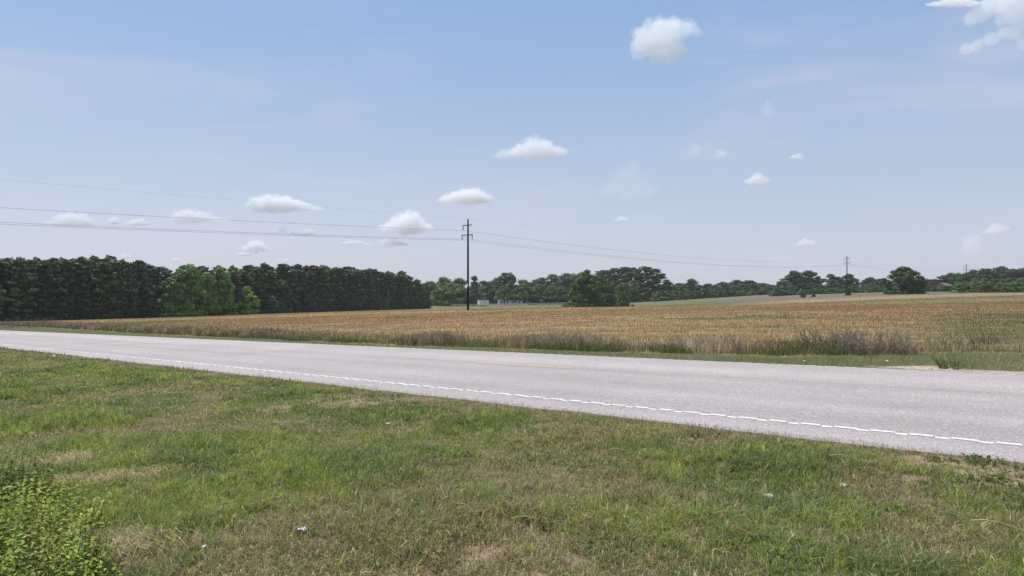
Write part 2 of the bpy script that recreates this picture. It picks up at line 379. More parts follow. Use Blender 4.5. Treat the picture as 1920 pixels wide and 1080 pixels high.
# thickness of the slab edges
for (p0, sg) in ((7.50, -1), (15.27, 1)):
    xs = np.arange(-45, 8, .1); Xg, _ = np.meshgrid(xs, [0, 1]); Pg = edge_wob(Xg, Xg * 0 + p0); Pg[1] += sg * .03; Z = rz_(Xg); Z[1] -= .12
    m = len(xs); i = np.arange(m - 1); parts.append((np.c_[Xg.ravel(), Pg.ravel(), Z.ravel()], np.c_[i, i + 1, i + m + 1, i + m]))
V, F = joined(parts)
road = link('road', np_mesh('road', V, F, smooth=True), M_road); road.rotation_euler = (0, 0, -TH); tag(road, kind='structure')
def marking(name, parts, m_):
    V, F = joined(parts); o = link(name, np_mesh(name, V, F, smooth=True), m_); o.rotation_euler = (0, 0, -TH); tag(o, kind='structure'); return o
jag = lambda a: (lambda X, P: P + .010 * (N3(X, P * 9, .15, 2) - .5) * 2)
def chipped(part):
    V, F = part; c = V[F].mean(1); ph = np.abs((c[:, 0] + .1) % PITCH - PITCH / 2); k = np.floor((c[:, 0] + .1) / PITCH)
    w = N1(k, np.sign((c[:, 0] + .1) % PITCH - PITCH / 2), 1., 1); bad = (np.abs(ph - .070 - .012 * N3(k, c[:, 1] * 40, 1., 1)) < .005 + .009 * w) & (N2(c[:, 0] * 5, c[:, 1] * 30, 1., 2) < .35 + .5 * w); return V, F[~bad]
xl = np.arange(-45, 8, .0125)
marking('road_edge_line', [chipped(grid(xl, [8.26, 8.275, 8.29, 8.305, 8.32, 8.335, 8.345], .004, wob=jag(1))), grid(np.arange(-200, -44.9, 1.), [8.245, 8.355], .004, followgroove=False)], M_wpaint)
marking('road_far_edge_line', [grid(xf, [15.08, 15.12, 15.16, 15.20], .004, wob=jag(1)), grid(np.arange(-200, -44.9, 1.), [15.08, 15.20], .004, followgroove=False)], M_wpaint2)
yl = []
for k in range(-1, 9):
    s0 = 9.25 + 12.2 * k; yl += [grid(np.arange(-s0 - 3.05, -s0, .05), [12.24, 12.30, 12.36], .004, wob=jag(1))]
marking('road_centre_line', yl, M_ypaint)

# ------------------------------------------------------------------ grass and weeds (uncountable: one object of each kind)
def blades(P, h, w, lean, az, col, tipcol=None, bend=.5, segs=2):
    """P (n,3); returns V,F,C of bent tapering blades"""
    n = len(P); fa = rng.random(n) * math.tau
    wx = np.c_[np.cos(fa), np.sin(fa), np.zeros(n)] * (w / 2)[:, None]
    d = np.c_[np.cos(az), np.sin(az), np.zeros(n)]; up = np.array([0, 0, 1.])
    tip = P + up * (h * np.cos(lean))[:, None] + d * (h * np.sin(lean))[:, None]
    mid = P + (up * (h * .55)[:, None]) + d * (h * np.sin(lean) * .28)[:, None]
    tipcol = col if tipcol is None else tipcol
    if segs == 2:
        V = np.stack([P - wx, P + wx, mid - wx * .75, mid + wx * .75, tip], 1).reshape(-1, 3)
        b = (np.arange(n) * 5)[:, None]; F = np.concatenate([b + [0, 1, 3], b + [0, 3, 2], b + [2, 3, 4]], 1).reshape(-1, 3)
        C = np.stack([col, col, (col + tipcol) / 2, (col + tipcol) / 2, tipcol], 1).reshape(-1, 3)
    else:
        V = np.stack([P - wx, P + wx, tip], 1).reshape(-1, 3); F = np.arange(n * 3).reshape(-1, 3); C = np.stack([col, col, tipcol], 1).reshape(-1, 3)
    return V, F, C
def merge(L_):
    V, F, C = [], [], []; b = 0
    for v, f, c in L_: V.append(v); F.append(f + b); C.append(c); b += len(v)
    return np.concatenate(V), np.concatenate(F), np.concatenate(C)
def scatter(n, Y0, Y1, u0=-60, u1=1980, power=-1.):
    """random points in view, depth distribution ~ Y**power (area density falls off with distance)"""
    t = rng.random(n)
    if power == -1.: Y = Y0 * (Y1 / Y0) ** t
    else: q = power + 1; Y = (Y0 ** q + t * (Y1 ** q - Y0 ** q)) ** (1 / q)
    u = u0 + (u1 - u0) * rng.random(n); return px(u, Y), Y

def verge_near(n_tuft, n_fill):
    out = []
    # tufts: clumps of 10-16 blades
    X, Y = scatter(n_tuft, 3.3, 60, power=-1.25); s, p = sp(X, Y); k = (p < 7.56) & (p > -2); X, Y, s, p = X[k], Y[k], s[k], p[k]
    dm = dirt_mask(X, Y); k = (rng.random(len(X)) > dm * .93) & (rng.random(len(X)) < .30 + .70 * sstep(N2(X, Y, .30, 3) + .35 * (N1(X, Y, 1.6, 3) - .5), .36, .56)); X, Y, s, p = X[k], Y[k], s[k], p[k]
    dist = np.hypot(X, Y); nb = 18; tc = rng.random(len(X)); th_ = rng.random(len(X)); tw_ = rng.random(len(X))
    lush = N1(X, Y, 1.6, 3) - .22 * np.exp(-((X + .1) / 1.5) ** 2 - ((Y - 4.3) / .8) ** 2); hue = N2(X, Y, .8, 3); tall = N4(X, Y, 2.4, 2)
    dry = np.clip(sstep(N3(X + 40, Y, 1.1, 3), .52, .74) + .75 * np.exp(-((X + .1) / 1.5) ** 2 - ((Y - 4.3) / .8) ** 2) + .9 * sstep(p, 6.3, 7.5) * sstep(N1(X, Y + 9, 1.4), .3, .6), 0, 1)
    rep = lambda a: np.repeat(a, nb)
    X, Y, dist, lush, hue, tall, dry, tc, th_, tw_ = map(rep, (X, Y, dist, lush, hue, tall, dry, tc, th_, tw_)); n = len(X)
    sc_ = np.clip(dist / 6, 1, 6) ** .85
    a = rng.random(n) * math.tau; r = .045 * np.sqrt(rng.random(n)) * sc_
    X = X + r * np.cos(a); Y = Y + r * np.sin(a); pp = sp(X, Y)[1]; k = pp < 7.58
    h = (.035 + .09 * sstep(lush, .3, .75) + .05 * sstep(tall, .4, .8)) * (.5 + .7 * rng.random(n)) * (.45 + 1.1 * th_ ** 1.3); h *= (1 - .35 * dry) * (.30 + .70 * sstep(7.5 - pp, 0, 1.3))
    w = (.0038 + .0045 * tw_) * (.7 + .6 * rng.random(n)) * sc_
    lean = np.clip(rng.normal(.45, .25, n) + .55 * r / (.045 * sc_), 0, 1.5); az = a + rng.normal(0, .5, n)
    g1 = np.array([.145, .230, .045]); g2 = np.array([.295, .355, .075]); g3 = np.array([.110, .170, .062]); st = np.array([.48, .39, .24]); st2 = np.array([.34, .23, .145])
    c = mixc(np.zeros((n, 3)) + g1, g2, sstep(hue, .35, .7)); c = mixc(c, g3, np.clip(sstep(N3(X, Y, .9), .5, .7) * .5 + (tc < .22) * .6, 0, 1)); c = mixc(c, g2 * 1.15, (tc > .82) * .8)
    isdry = rng.random(n) < np.clip(.10 + .50 * dry + .35 * ((tc > .4) & (tc < .52)), 0, .95); pick = rng.random(n)[:, None] < .55
    c = np.where(isdry[:, None], np.where(pick, st, st2), c); c = c * (rng.uniform(.7, 1.3, n) * (.60 + .75 * ((tc * 7.3) % 1)))[:, None]
    tip = mixc(c, st, np.where(isdry, 0, rng.random(n) * .35))
    P = np.c_[X, Y, H(X, Y) - .008]
    out.append(blades(P[k], h[k], w[k], lean[k], az[k], c[k], tip[k]))
    # short fill and thatch lying nearly flat
    X, Y = scatter(n_fill, 3.2, 60, power=-1.15); s, p = sp(X, Y); k = (p < 7.56) & (p > -2); X, Y, p = X[k], Y[k], p[k]
    dm = dirt_mask(X, Y); k = rng.random(len(X)) > dm * .82; X, Y, dm, p = X[k], Y[k], dm[k], p[k]; n = len(X); dist = np.hypot(X, Y); sc_ = np.clip(dist / 6, 1, 6) ** .85
    dry = np.clip(.30 + .3 * np.exp(-((X + .1) / 1.5) ** 2 - ((Y - 4.3) / .8) ** 2) + .42 * sstep(N3(X + 40, Y, 1.1, 3), .42, .68) + .5 * dm + .3 * sstep(p, 6.8, 7.6), 0, .93); isdry = rng.random(n) < dry
    hue = N2(X, Y, .8, 3)
    c = mixc(np.zeros((n, 3)) + g1, g2, sstep(hue, .35, .7)); pick = rng.random(n)[:, None]
    c = np.where(isdry[:, None], np.where(pick < .5, st, np.where(pick < .8, st2, st * .6)), c) * rng.uniform(.6, 1.3, n)[:, None]
    h = np.where(isdry, rng.uniform(.03, .10, n), rng.uniform(.02, .07, n)); lean = np.where(isdry, rng.uniform(.7, 1.52, n), rng.uniform(.1, 1.2, n))
    w = (.0028 + .003 * rng.random(n)) * sc_
    out.append(blades(np.c_[X, Y, H(X, Y) - .003], h, w, lean, rng.random(n) * math.tau, c))
    # seed stems standing up along the pavement edge
    n = 2600; s = rng.uniform(-1, 60, n) ** 1.; p = 7.5 - np.abs(rng.normal(0, .35, n)); X, Y = xy(s, p); k = N1(s, s * 0, .8) > .45; X, Y = X[k], Y[k]; n = len(X)
    dist = np.hypot(X, Y); c = np.array([.20, .13, .085]) * rng.uniform(.6, 1.4, n)[:, None]
    out.append(blades(np.c_[X, Y, H(X, Y)], rng.uniform(.04, .13, n), .004 * np.clip(dist / 7, 1, 5), np.abs(rng.normal(0, .25, n)), rng.random(n) * 7, c))
    V, F, C = merge(out)
    tag(link('grass', np_mesh('grass', V, F, C), M_grass), 'patchy green and straw grass on the verge in front of the road', 'grass', kind='stuff')
verge_near(78000, 330000)

def verge_far():
    out = []
    n = 150000; X, Y = scatter(n, 11, 130, power=-1.6); s, p = sp(X, Y); k = (p > 15.2 + .12 * (N1(s, s * 0, .7) - .3)) & (p < weed_edge(s) + .8); X, Y, s, p = X[k], Y[k], s[k], p[k]; n = len(X)
    gp = 1 - sstep(np.hypot((s - 2.4) / 1.7, (p - 16.1) / .62) + (N2(X, Y, .5) - .5), .6, 1.2); k = rng.random(n) > gp * .95; X, Y, s, p = X[k], Y[k], s[k], p[k]; n = len(X)
    dist = np.hypot(X, Y); g = np.array([.175, .205, .095]); o_ = np.array([.27, .24, .13]); st = np.array([.44, .37, .25])
    c = mixc(np.zeros((n, 3)) + g, o_, sstep(N2(X, Y, 1.5), .4, .7)); c = mixc(c, st, (rng.random(n) < .14 + .5 * (1 - sstep(p, 15.3, 15.9)) + .45 * sstep(N4(s, p, 1.1, 3), .48, .66) + .2 * (s < 4)) * 1.) * rng.uniform(.6, 1.35, n)[:, None]
    h = rng.uniform(.05, .15, n) * (.45 + .55 * sstep(p, 15.3, 16)) * (.5 + 1.0 * N2(s, p, .9, 3)) ; w = .007 * np.clip(dist / 14, .8, 6)
    out.append(blades(np.c_[X, Y, H(X, Y) - .01], h, w, rng.uniform(0, .8, n), rng.random(n) * 7, c, segs=1))
    V, F, C = merge(out); tag(link('grass', np_mesh('grass', V, F, C), M_grass), 'short mown green grass strip along the far edge of the road', 'grass', kind='stuff')
verge_far()

def weeds():
    out = []
    # band of last year's dead stems with green growth at the foot
    n = 130000; s = rng.uniform(-6, 1, n); t = rng.random(n); s = -6 + (126) * t ** 1.7; pe = weed_edge(s); dp = np.abs(rng.normal(0, 1, n)) * 1.6 + rng.random(n) * .6; p = pe + dp
    X, Y = xy(s, p); k = (Y > 3) & (np.abs(X / np.maximum(Y, .1)) < .82); X, Y, s, p, dp = X[k], Y[k], s[k], p[k], dp[k]; n = len(X)
    patch = sstep(N1(s, p * .8, 1.3, 3), .30, .62) * (.35 + .65 * sstep(N3(s, p * 0, 6, 2), .3, .55)); right = 1 - sstep(s, 2.2, 4.2)     # thins out on the right
    k = rng.random(n) < (.12 + .88 * patch) * (1 - .93 * right); X, Y, s, p, dp, patch = [q[k] for q in (X, Y, s, p, dp, patch)]; n = len(X); dist = np.hypot(X, Y)
    mau = np.array([.265, .205, .160]); grey = np.array([.390, .312, .258]); brn = np.array([.165, .115, .088]); tan = np.array([.60, .42, .28])
    q = rng.random(n)[:, None]; hu = N2(s, p, 2.3, 2)[:, None]; c = np.where(q < .45, mau, np.where(q < .75 + .0 * hu, grey, brn)); c = np.where(hu > .58, c * np.array([1.25, 1.2, 1.15]), c)
    pale = (np.abs(s - 9.9) < 1.6) & (rng.random(n) < .6) ; c[pale] = np.array([.58, .47, .41]); rd = (np.abs(s - 8.55) < .13) & (dp < 1.0); c[rd] = tan
    c *= (rng.uniform(.6, 1.35, n) * (.45 + 1.1 * sstep(N1(s * 1., p, .16, 2), .2, .8)))[:, None]
    hmul = .55 + .75 * N4(s, p * .5, 2.1, 3)
    h = rng.uniform(.18, .52, n) * hmul * (.75 + .35 * patch); w = rng.uniform(.007, .022, n) * np.clip(dist / 18, .8, 6)
    out.append(blades(np.c_[X, Y, H(X, Y) - .02], h, w, np.abs(rng.normal(0, .28, n)), rng.random(n) * 7, c, segs=1))
    # side twigs on the upper stems
    k = rng.random(n) < .55; m = k.sum(); P = np.c_[X, Y, H(X, Y)][k]; P[:, 2] += h[k] * rng.uniform(.35, .85, m)
    out.append(blades(P, h[k] * .35, w[k] * .8, rng.uniform(.3, 1.0, m), rng.random(m) * 7, c[k], segs=1))
    # green foot: leafy
    n = 120000; t = rng.random(n); s = -6 + 126 * t ** 1.7; p = weed_edge(s) + .05 + np.abs(rng.normal(0, 1, n)) * .75; X, Y = xy(s, p); k = (Y > 3) & (np.abs(X / np.maximum(Y, .1)) < .82); X, Y, s, p = [q[k] for q in (X, Y, s, p)]
    gm = sstep(N2(s, p, 1.7, 3), .40, .60); k = rng.random(len(s)) < (.1 + .9 * gm) * (1 - .45 * sstep(s, 20, 50)) * sstep(s, 4.2, 6.5); X, Y, s, p = [q[k] for q in (X, Y, s, p)]; n = len(X); dist = np.hypot(X, Y)
    c = mixc(np.zeros((n, 3)) + np.array([.140, .175, .080]), np.array([.16, .235, .075]), sstep(N1(s, p, .9), .45, .7) * (.4 + .6 * (s < 9))) * rng.uniform(.6, 1.35, n)[:, None]
    h = rng.uniform(.08, .30, n) * (.5 + .8 * N3(s, p, 1.3)); w = rng.uniform(.010, .026, n) * np.clip(dist / 22, .8, 5)
    out.append(blades(np.c_[X, Y, H(X, Y) - .02], h, w, rng.uniform(0, 1.1, n), rng.random(n) * 7, c, segs=2))
    V, F, C = merge(out); tag(link('weeds', np_mesh('weeds', V, F, C), M_dry), 'tall dead mauve-brown weeds with green shoots at their feet between the far verge and the field', 'weeds', kind='stuff')
weeds()

def field_plants():
    out = []
    for (n, Y0, Y1, pw) in ((380000, 13, 90, -.9), (220000, 60, 330, -.9)):
        X, Y = scatter(n, Y0, Y1, power=pw); s, p = sp(X, Y); u = 960 + 1280 * X / Y
        k = (p > weed_edge(s) + .3); lim = np.interp(u, [0, 250, 500, 650, 805, 830, 960, 1110, 1230, 1450, 1640, 1920], [146, 171, 221, 266, 320, 200, 205, 236, 230, 300, 300, 250]); k &= Y < lim
        X, Y, s, p, u = [q[k] for q in (X, Y, s, p, u)]; n = len(X); dist = np.hypot(X, Y)
        c, sor = field_colour(X, Y); q = rng.random(n)
        c = np.where((q < .08)[:, None], c * .45, c); c = np.where((q > .93)[:, None], np.array([.50, .40, .26]), c); c = np.where(((q > .80) & (q < .93))[:, None], np.array([.19, .21, .09]), c)
        c = c * (rng.uniform(.82, 1.18, n) * (.80 + .40 * N2(X + 70, Y * .7, .55, 2)))[:, None]
        gr = sstep(u, 1580, 1750) * (1 - sstep(Y, 25, 50))
        h = rng.uniform(.05, .19, n) * (.7 + .6 * N1(X, Y, 4)) * (1 - .3 * gr) ; w = rng.uniform(.006, .016, n) * np.clip(dist / 20, .8, 10) ** .95
        out.append(blades(np.c_[X, Y, H(X, Y) - .02], h, w, np.abs(rng.normal(0, .3, n)), rng.random(n) * 7, c * .85, c * 1.1, segs=1))
    V, F, C = merge(out); tag(link('field_plants', np_mesh('field_plants', V, F, C), M_dry), 'rusty ochre wild plants covering the open field beyond the weeds', 'wild field plants', kind='stuff')
field_plants()

# ------------------------------------------------------------------ trees
def leaf_cards(lobes, n, size, seed, shell=.45, cols=((.045, .075, .02), (.07, .105, .03)), aspect=1.5, lampy=0.):
    """lobes: (x,y,z,rx,ry,rz). leaf-clump faces through the outer part of each lobe"""
    g = np.random.default_rng(seed); Lb = np.array(lobes, float); vol = (Lb[:, 3] * Lb[:, 4] * Lb[:, 5]) ** .75; i = g.choice(len(Lb), n, p=vol / vol.sum())
    d = g.normal(size=(n, 3)); d /= np.linalg.norm(d, axis=1)[:, None]; r = g.random(n) ** shell * g.uniform(.85, 1.12, n)
    P = Lb[i, :3] + d * Lb[i, 3:] * r[:, None]; k = P[:, 2] > .05; P, d, i = P[k], d[k], i[k]; n = len(P)
    nr = d * 1.3 + g.normal(size=(n, 3)) * .5 + np.array([0, 0, .3]); nr /= np.linalg.norm(nr, axis=1)[:, None]
    a = np.cross(nr, g.normal(size=(n, 3))); a /= np.linalg.norm(a, axis=1)[:, None]; b = np.cross(nr, a)
    sz = size * g.uniform(.55, 1.35, n)[:, None]; a = a * sz * aspect * .5; b = b * sz * .5
    V = np.stack([P - a, P - b + nr * sz * .08, P + a, P + b + nr * sz * .08], 1).reshape(-1, 3); F = np.arange(n * 4).reshape(-1, 4)
    c0, c1 = np.array(cols[0]), np.array(cols[1]); lt = g.random(len(Lb))[i]; c = mixc(np.zeros((n, 3)) + c0, c1, np.clip(lt * .75 + g.random(n) * .45 - .1, 0, 1)) * g.uniform(.75, 1.25, n)[:, None]
    return V, F, np.repeat(c, 4, axis=0)
TREES = {}
def make_tree(key, name, height, lobes, n, size, seed, trunk_r, limbs, cols, shell=.45, bark=None, trunk_top=.9):
    V, F, C = leaf_cards(lobes, n, size, seed, shell, cols)
    mb = MB(); g = random.Random(seed); pts = []; k = 7
    for i in range(k + 1):
        t = i / k; pts.append((g.uniform(-.012, .012) * height * t, g.uniform(-.012, .012) * height * t, height * trunk_top * t - (.3 if i == 0 else 0)))
    mb.tube(pts, [trunk_r * (1.25 if i == 0 else 1) * (1 - .85 * i / k) for i in range(k + 1)], 8)
    for (z0, tgt) in limbs:
        b = np.array(pts[min(k, int(z0 / (height * trunk_top) * k))]); b = np.array((b[0], b[1], z0)); t = np.array(tgt, float); m = (b + t) / 2 + np.array((0, 0, .06 * height * g.uniform(-.3, .6)))
        r0 = trunk_r * .38; mb.tube([b, m, t], [r0, r0 * .6, r0 * .2], 5)
    crown = np_mesh('crown', V, F, C); crown.materials.append(M_leaf)
    tr = bpy.data.meshes.new('trunk'); tr.from_pydata(mb.v, [], mb.f); tr.materials.append(bark or M_bark); tr.polygons.foreach_set('use_smooth', [True] * len(mb.f))
    co = V; TREES[key] = dict(name=name, h=float(np.percentile(co[:, 2], 99.8)), w=float(np.percentile(co[:, 0], 98.5) - np.percentile(co[:, 0], 1.5)), crown=crown, trunk=tr)

def pine_lobes(seed, h=14., base=2.5, spread=2.3, top=1.0):
    g = random.Random(seed); L_, limbs = [], []; z = base
    while z < h - .8:
        t = (z - base) / (h - base); rr = spread * (1 - t ** 2.2 * .72) * (.75 + .25 * min(1, t * 4)); nb = g.choice((3, 4, 4, 5))
        a0 = g.uniform(0, 6.28)
        for k in range(nb):
            a = a0 + 6.28 * k / nb + g.uniform(-.4, .4); r = rr * g.uniform(.45, 1.05); zz = z + g.uniform(-.3, .5); x, y = r * math.cos(a), r * math.sin(a)
            q = g.uniform(.55, .95) * (1 - .3 * t); L_.append((x, y, zz + .3, q * 1.15, q * 1.15, q * .62)); L_.append((x * .5, y * .5, zz, q * .8, q * .8, q * .5)); limbs.append((z, (x * .9, y * .9, zz + .1)))
        z += g.uniform(.75, 1.15) * (1 if t < .8 else .7)
    L_.append((0, 0, h - .55, .62 * top, .62 * top, .75)); L_.append((g.uniform(-.4, .4), g.uniform(-.4, .4), h - 1.3, .9 * top, .9 * top, .7))
    return L_, limbs
def round_lobes(seed, h, w, base=.18, n=26, flat=1., lobe=.23):
    g = random.Random(seed); L_, limbs = [], []; cz = h * (base + (1 - base) * .5); rz = h * (1 - base) * .5
    for i in range(n):
        d = np.array([g.gauss(0, 1), g.gauss(0, 1), g.gauss(.15, .9)]); d /= np.linalg.norm(d) + 1e-6; f = g.uniform(.50, .84)
        q = w * lobe * g.uniform(.6, 1.15); x, y, z = d[0] * w / 2 * f, d[1] * w / 2 * f, cz + d[2] * rz * f * flat
        z = max(z, h * base * .6 + q * .4); L_.append((x, y, z, q, q, q * .78)); 
        if i % 2 == 0: limbs.append((h * g.uniform(.2, .5), (x * .85, y * .85, z)))
    L_.append((0, 0, cz, w * .30, w * .30, rz * .62)); return L_, limbs
def dome_lobes(seed, h, w, n, lobe, prof, low=.03):
    g = random.Random(seed); L_, limbs = [], []
    for i in range(n):
        t = g.random() ** .85 * (g.random() > .16); z = h * (low + (.93 - low) * t); R_ = w / 2 * prof(z / h); a = g.uniform(0, 6.283); q = w * lobe * g.uniform(.6, 1.25); r = max(0, R_ - q * .75) * g.uniform(.8, 1.08)
        L_.append((r * math.cos(a), r * math.sin(a), max(z, q * .35), q, q, q * g.uniform(.6, .85)))
        if i % 3 == 0: limbs.append((h * g.uniform(.1, .45), (r * .85 * math.cos(a), r * .85 * math.sin(a), z)))
    for k in range(14): a = 6.283 * k / 14 + g.uniform(-.15, .15); q = w * lobe * 1.05; r = w / 2 * prof(.1) - q * .8; L_.append((r * math.cos(a), r * math.sin(a), h * low + q * .5, q, q, q * .8))
    for k in range(5): L_.append((0, 0, h * (.2 + .14 * k), w * .26 * prof(.2 + .14 * k), w * .26 * prof(.2 + .14 * k), h * .12))
    return L_, limbs
dome = lambda t: max(.12, (1 - max(0, t - .30) ** 2 / .50) ** .85 if t > .30 else .88 + .12 * t / .30)
PC = ((.034, .050, .030), (.165, .200, .090)); DC = ((.055, .095, .026), (.105, .165, .042)); OC = ((.038, .064, .026), (.085, .128, .042))
for i in range(5):
    Lb, lm = pine_lobes(11 + i, 14, (2.6, 3.4, .5, .6, 4.2)[i], (2.3, 2.1, 2.5, 2.2, 2.4)[i]); make_tree('pine%d' % i, 'pine_tree', 14, Lb, 8500, .33, 30 + i, .19, lm, PC, .6)
for i in range(4):
    Lb, lm = dome_lobes(50 + i, 10, (8, 7, 9, 6.5)[i], (60, 50, 64, 50)[i], .125, dome, (.06, .14, .10, .02)[i]); make_tree('leafy%d' % i, 'broadleaf_tree', 10, Lb, 7000, .36, 60 + i, .22, lm, OC, .5)
for i in range(2):
    Lb, lm = dome_lobes(60 + i, 10, (9, 8)[i], 60, .12, dome, .34); Lb = [q for q in Lb if q[2] > 3.0]; make_tree('park%d' % i, 'broadleaf_tree', 10, Lb, 6500, .36, 66 + i, .25, lm, OC, .5)
for i in range(2):
    Lb, lm = round_lobes(70 + i, 12, 12.5, .24, 30, lobe=.17); make_tree('spread%d' % i, 'oak_tree', 12, Lb, 7000, .42, 80 + i, .35, lm, OC, .5)
for i in range(3):
    Lb, lm = dome_lobes(90 + i, 3, (4, 3.2, 4.6)[i], 26, .16, dome, .0); make_tree('bush%d' % i, 'shrub', 3, Lb, 2600, .24, 95 + i, .06, lm, OC, .5)
# the two large lone trees, finer
Lb, lm = dome_lobes(201, 13.5, 15, 120, .085, dome, .02); Lb = [((x * (1 - .0 * z) + (1.8 * (1 - z / 13.5) if x > 0 else 0)), y, z, a, b_, c_) for (x, y, z, a, b_, c_) in Lb]; make_tree('lone_oak', 'oak_tree', 13.5, Lb, 20000, .36, 202, .4, lm, DC, .5)
Lb, lm = dome_lobes(205, 9.6, 12.2, 120, .085, dome, .0); make_tree('round', 'broadleaf_tree', 9.6, Lb, 17000, .30, 206, .35, lm, OC, .5)
# broad pine: wide rounded pine clump
Lb, lm = pine_lobes(301, 17, 3.0, 4.6, 1.6); make_tree('bigpine0', 'pine_tree', 17, Lb, 9000, .5, 302, .3, lm, PC, .6)
Lb, lm = pine_lobes(311, 17, 4.5, 4.0, 1.8); make_tree('bigpine1', 'pine_tree', 17, Lb, 8000, .5, 312, .3, lm, PC, .6)

def tree(key, u, vtop, Y, wpx=None, label='', cat='tree', group=None, tint=(1, 1, 1), sink=0., name=None, hmin=.5):
    T = TREES[key]; X = px(u, Y); z = h1(X, Y) - sink; hh = max(hmin, (540 - vtop) / 1280. * Y + CAMZ - z); sz = hh / T['h']; sx = (wpx / 1280. * Y) / T['w'] if wpx else sz * random.uniform(.85, 1.45)
    e = empty(name or T['name'], (X, Y, z), random.uniform(0, 6.28), label=label, cat=cat, group=group); e.scale = (sx, sx, sz)
    for nm in ('trunk', 'crown'):
        o = bpy.data.objects.new(nm, T[nm]); COL.objects.link(o); o.parent = e; o.color = (*tint, 1)
    return e
random.seed(5)
def jt(a=.12, base=(1, 1, 1)):
    k = random.uniform(1 - a, 1 + a); return tuple(min(3, q * k * random.uniform(.95, 1.05)) for q in base)
# left wood: rows of pines following the field edge
SKY_U = [-80, 0, 50, 120, 190, 220, 270, 300, 318, 340, 370, 395, 420, 450, 500, 540, 580, 620, 680, 720, 755, 770, 790, 808]
SKY_V = [481, 482, 485, 484, 484, 487, 490, 497, 507, 503, 499, 507, 502, 500, 497, 498, 498, 503, 504, 510, 514, 522, 528, 536]
def edgeY(u): return float(np.interp(u, [-80, 0, 250, 500, 650, 808], [143, 150, 175, 225, 270, 326]))
for row in range(5):
    t = 0.; P0 = []
    uu = -75 + random.uniform(0, 8)
    while uu < 806 - row * 4:
        Y = edgeY(uu) + 2.0 + row * 3.8 + random.uniform(-2.2, 2.4)
        vt = float(np.interp(uu, SKY_U, SKY_V)) + random.choice((-4, -1, 0, 2, 5, 9)) + random.uniform(-2, 2) + (4 if row == 0 else 0) + (2 if row > 2 else 0)
        leafy_ = row < 3 and random.random() < .10
        key = 'pine%d' % (random.choice((2, 3)) if row == 0 else random.choice((0, 1, 4, 2, 3)))
        wst = 318 < uu < 440
        if row < 2 and 310 < uu < 430 and random.random() < .6:
            pass
        else:
            sec = 'left of the green leafy clump' if uu < 318 else ('behind the green leafy clump' if uu < 440 else ('just right of the green leafy clump' if uu < 620 else 'near the thin grey pole'))
            rk = 'front row pine' if row == 0 else 'pine behind the front row'
            if leafy_: tree('leafy%d' % random.choice((0, 1, 3)), uu, vt + random.uniform(5, 22), Y - 1.5, label='dull green leafy tree among the dark pines, %s' % sec, group='leafy trees among the pines %s' % sec, tint=jt(.25, (.85, .95, .95)))
            else: tree(key, uu, vt, Y, label='dark %s of the wood, %s' % (rk, sec), group='%ss %s' % (rk, sec), tint=jt(.3, random.choice(((1, 1, 1), (1.1, 1.1, .9), (.85, .9, 1), (1.15, 1.0, .9)))))
        uu += (3.7 if row < 2 else 4.6) * random.uniform(.55, 1.45) / Y * 1280 * (1 if Y < 220 else 1.0)
for row in range(3):
    uu = -75.
    while uu < 800:
        Y = edgeY(uu) + (1.0, 6., 14.)[row] + random.uniform(-1, 1)
        if random.random() < (.55, .9, .9)[row]:
            X = px(uu, Y); zz = h1(X, Y); hb = random.uniform(1.8, 3.6) if row == 0 else random.uniform(3.5, 5.5)
            sec = 'left of the leafy clump' if uu < 318 else 'right of the leafy clump'
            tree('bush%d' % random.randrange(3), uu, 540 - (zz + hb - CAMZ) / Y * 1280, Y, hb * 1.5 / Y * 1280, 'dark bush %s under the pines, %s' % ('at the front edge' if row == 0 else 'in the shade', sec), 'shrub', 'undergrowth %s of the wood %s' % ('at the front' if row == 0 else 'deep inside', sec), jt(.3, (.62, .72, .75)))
        uu += (4.2, 4.6, 5.)[row] * random.uniform(.8, 1.2) / Y * 1280
# brighter leafy trees standing out of that wood
for (u, vt, w, lab, tn) in ((318, 522, 44, 'mid-green leafy tree filling the dip in the skyline of the left wood', (1.5, 1.7, 1.3)),
        (352, 497, 58, 'tallest bright green leafy tree in front of the left wood', (2.0, 2.2, 1.4)),
        (385, 512, 44, 'green leafy tree just right of the tallest leafy one in the left wood', (1.7, 1.85, 1.3)),
        (412, 503, 46, 'rounded green tree at the right end of the leafy clump in the left wood', (1.8, 1.95, 1.3)),
        (336, 545, 36, 'low leafy tree at the foot of the leafy clump, its left side', (2.1, 2.2, 1.5)),
        (425, 540, 36, 'small yellow-green tree at the foot of the leafy clump, its right side', (2.6, 2.7, 1.4)),
        (463, 537, 40, 'small bright yellow-green tree standing alone before the dark pines', (3.2, 3.3, 1.6)),
        (500, 552, 40, 'low dusky shrubby tree right of the small bright one', (.9, .95, 1.0)),
        (398, 562, 30, 'low green sapling in front of the leafy clump', (1.8, 2.0, 1.4))):
    tree(random.choice(('leafy0', 'leafy1', 'leafy3')), u, vt, edgeY(u) - 1.5, w, lab, tint=tuple(q * 1.25 for q in tn))
tree('bush1', 722, 556, edgeY(722) - 3, 20, 'thin pale shrub beside the slim grey pole at the wood edge', 'shrub', tint=(1.6, 1.7, 1.6))

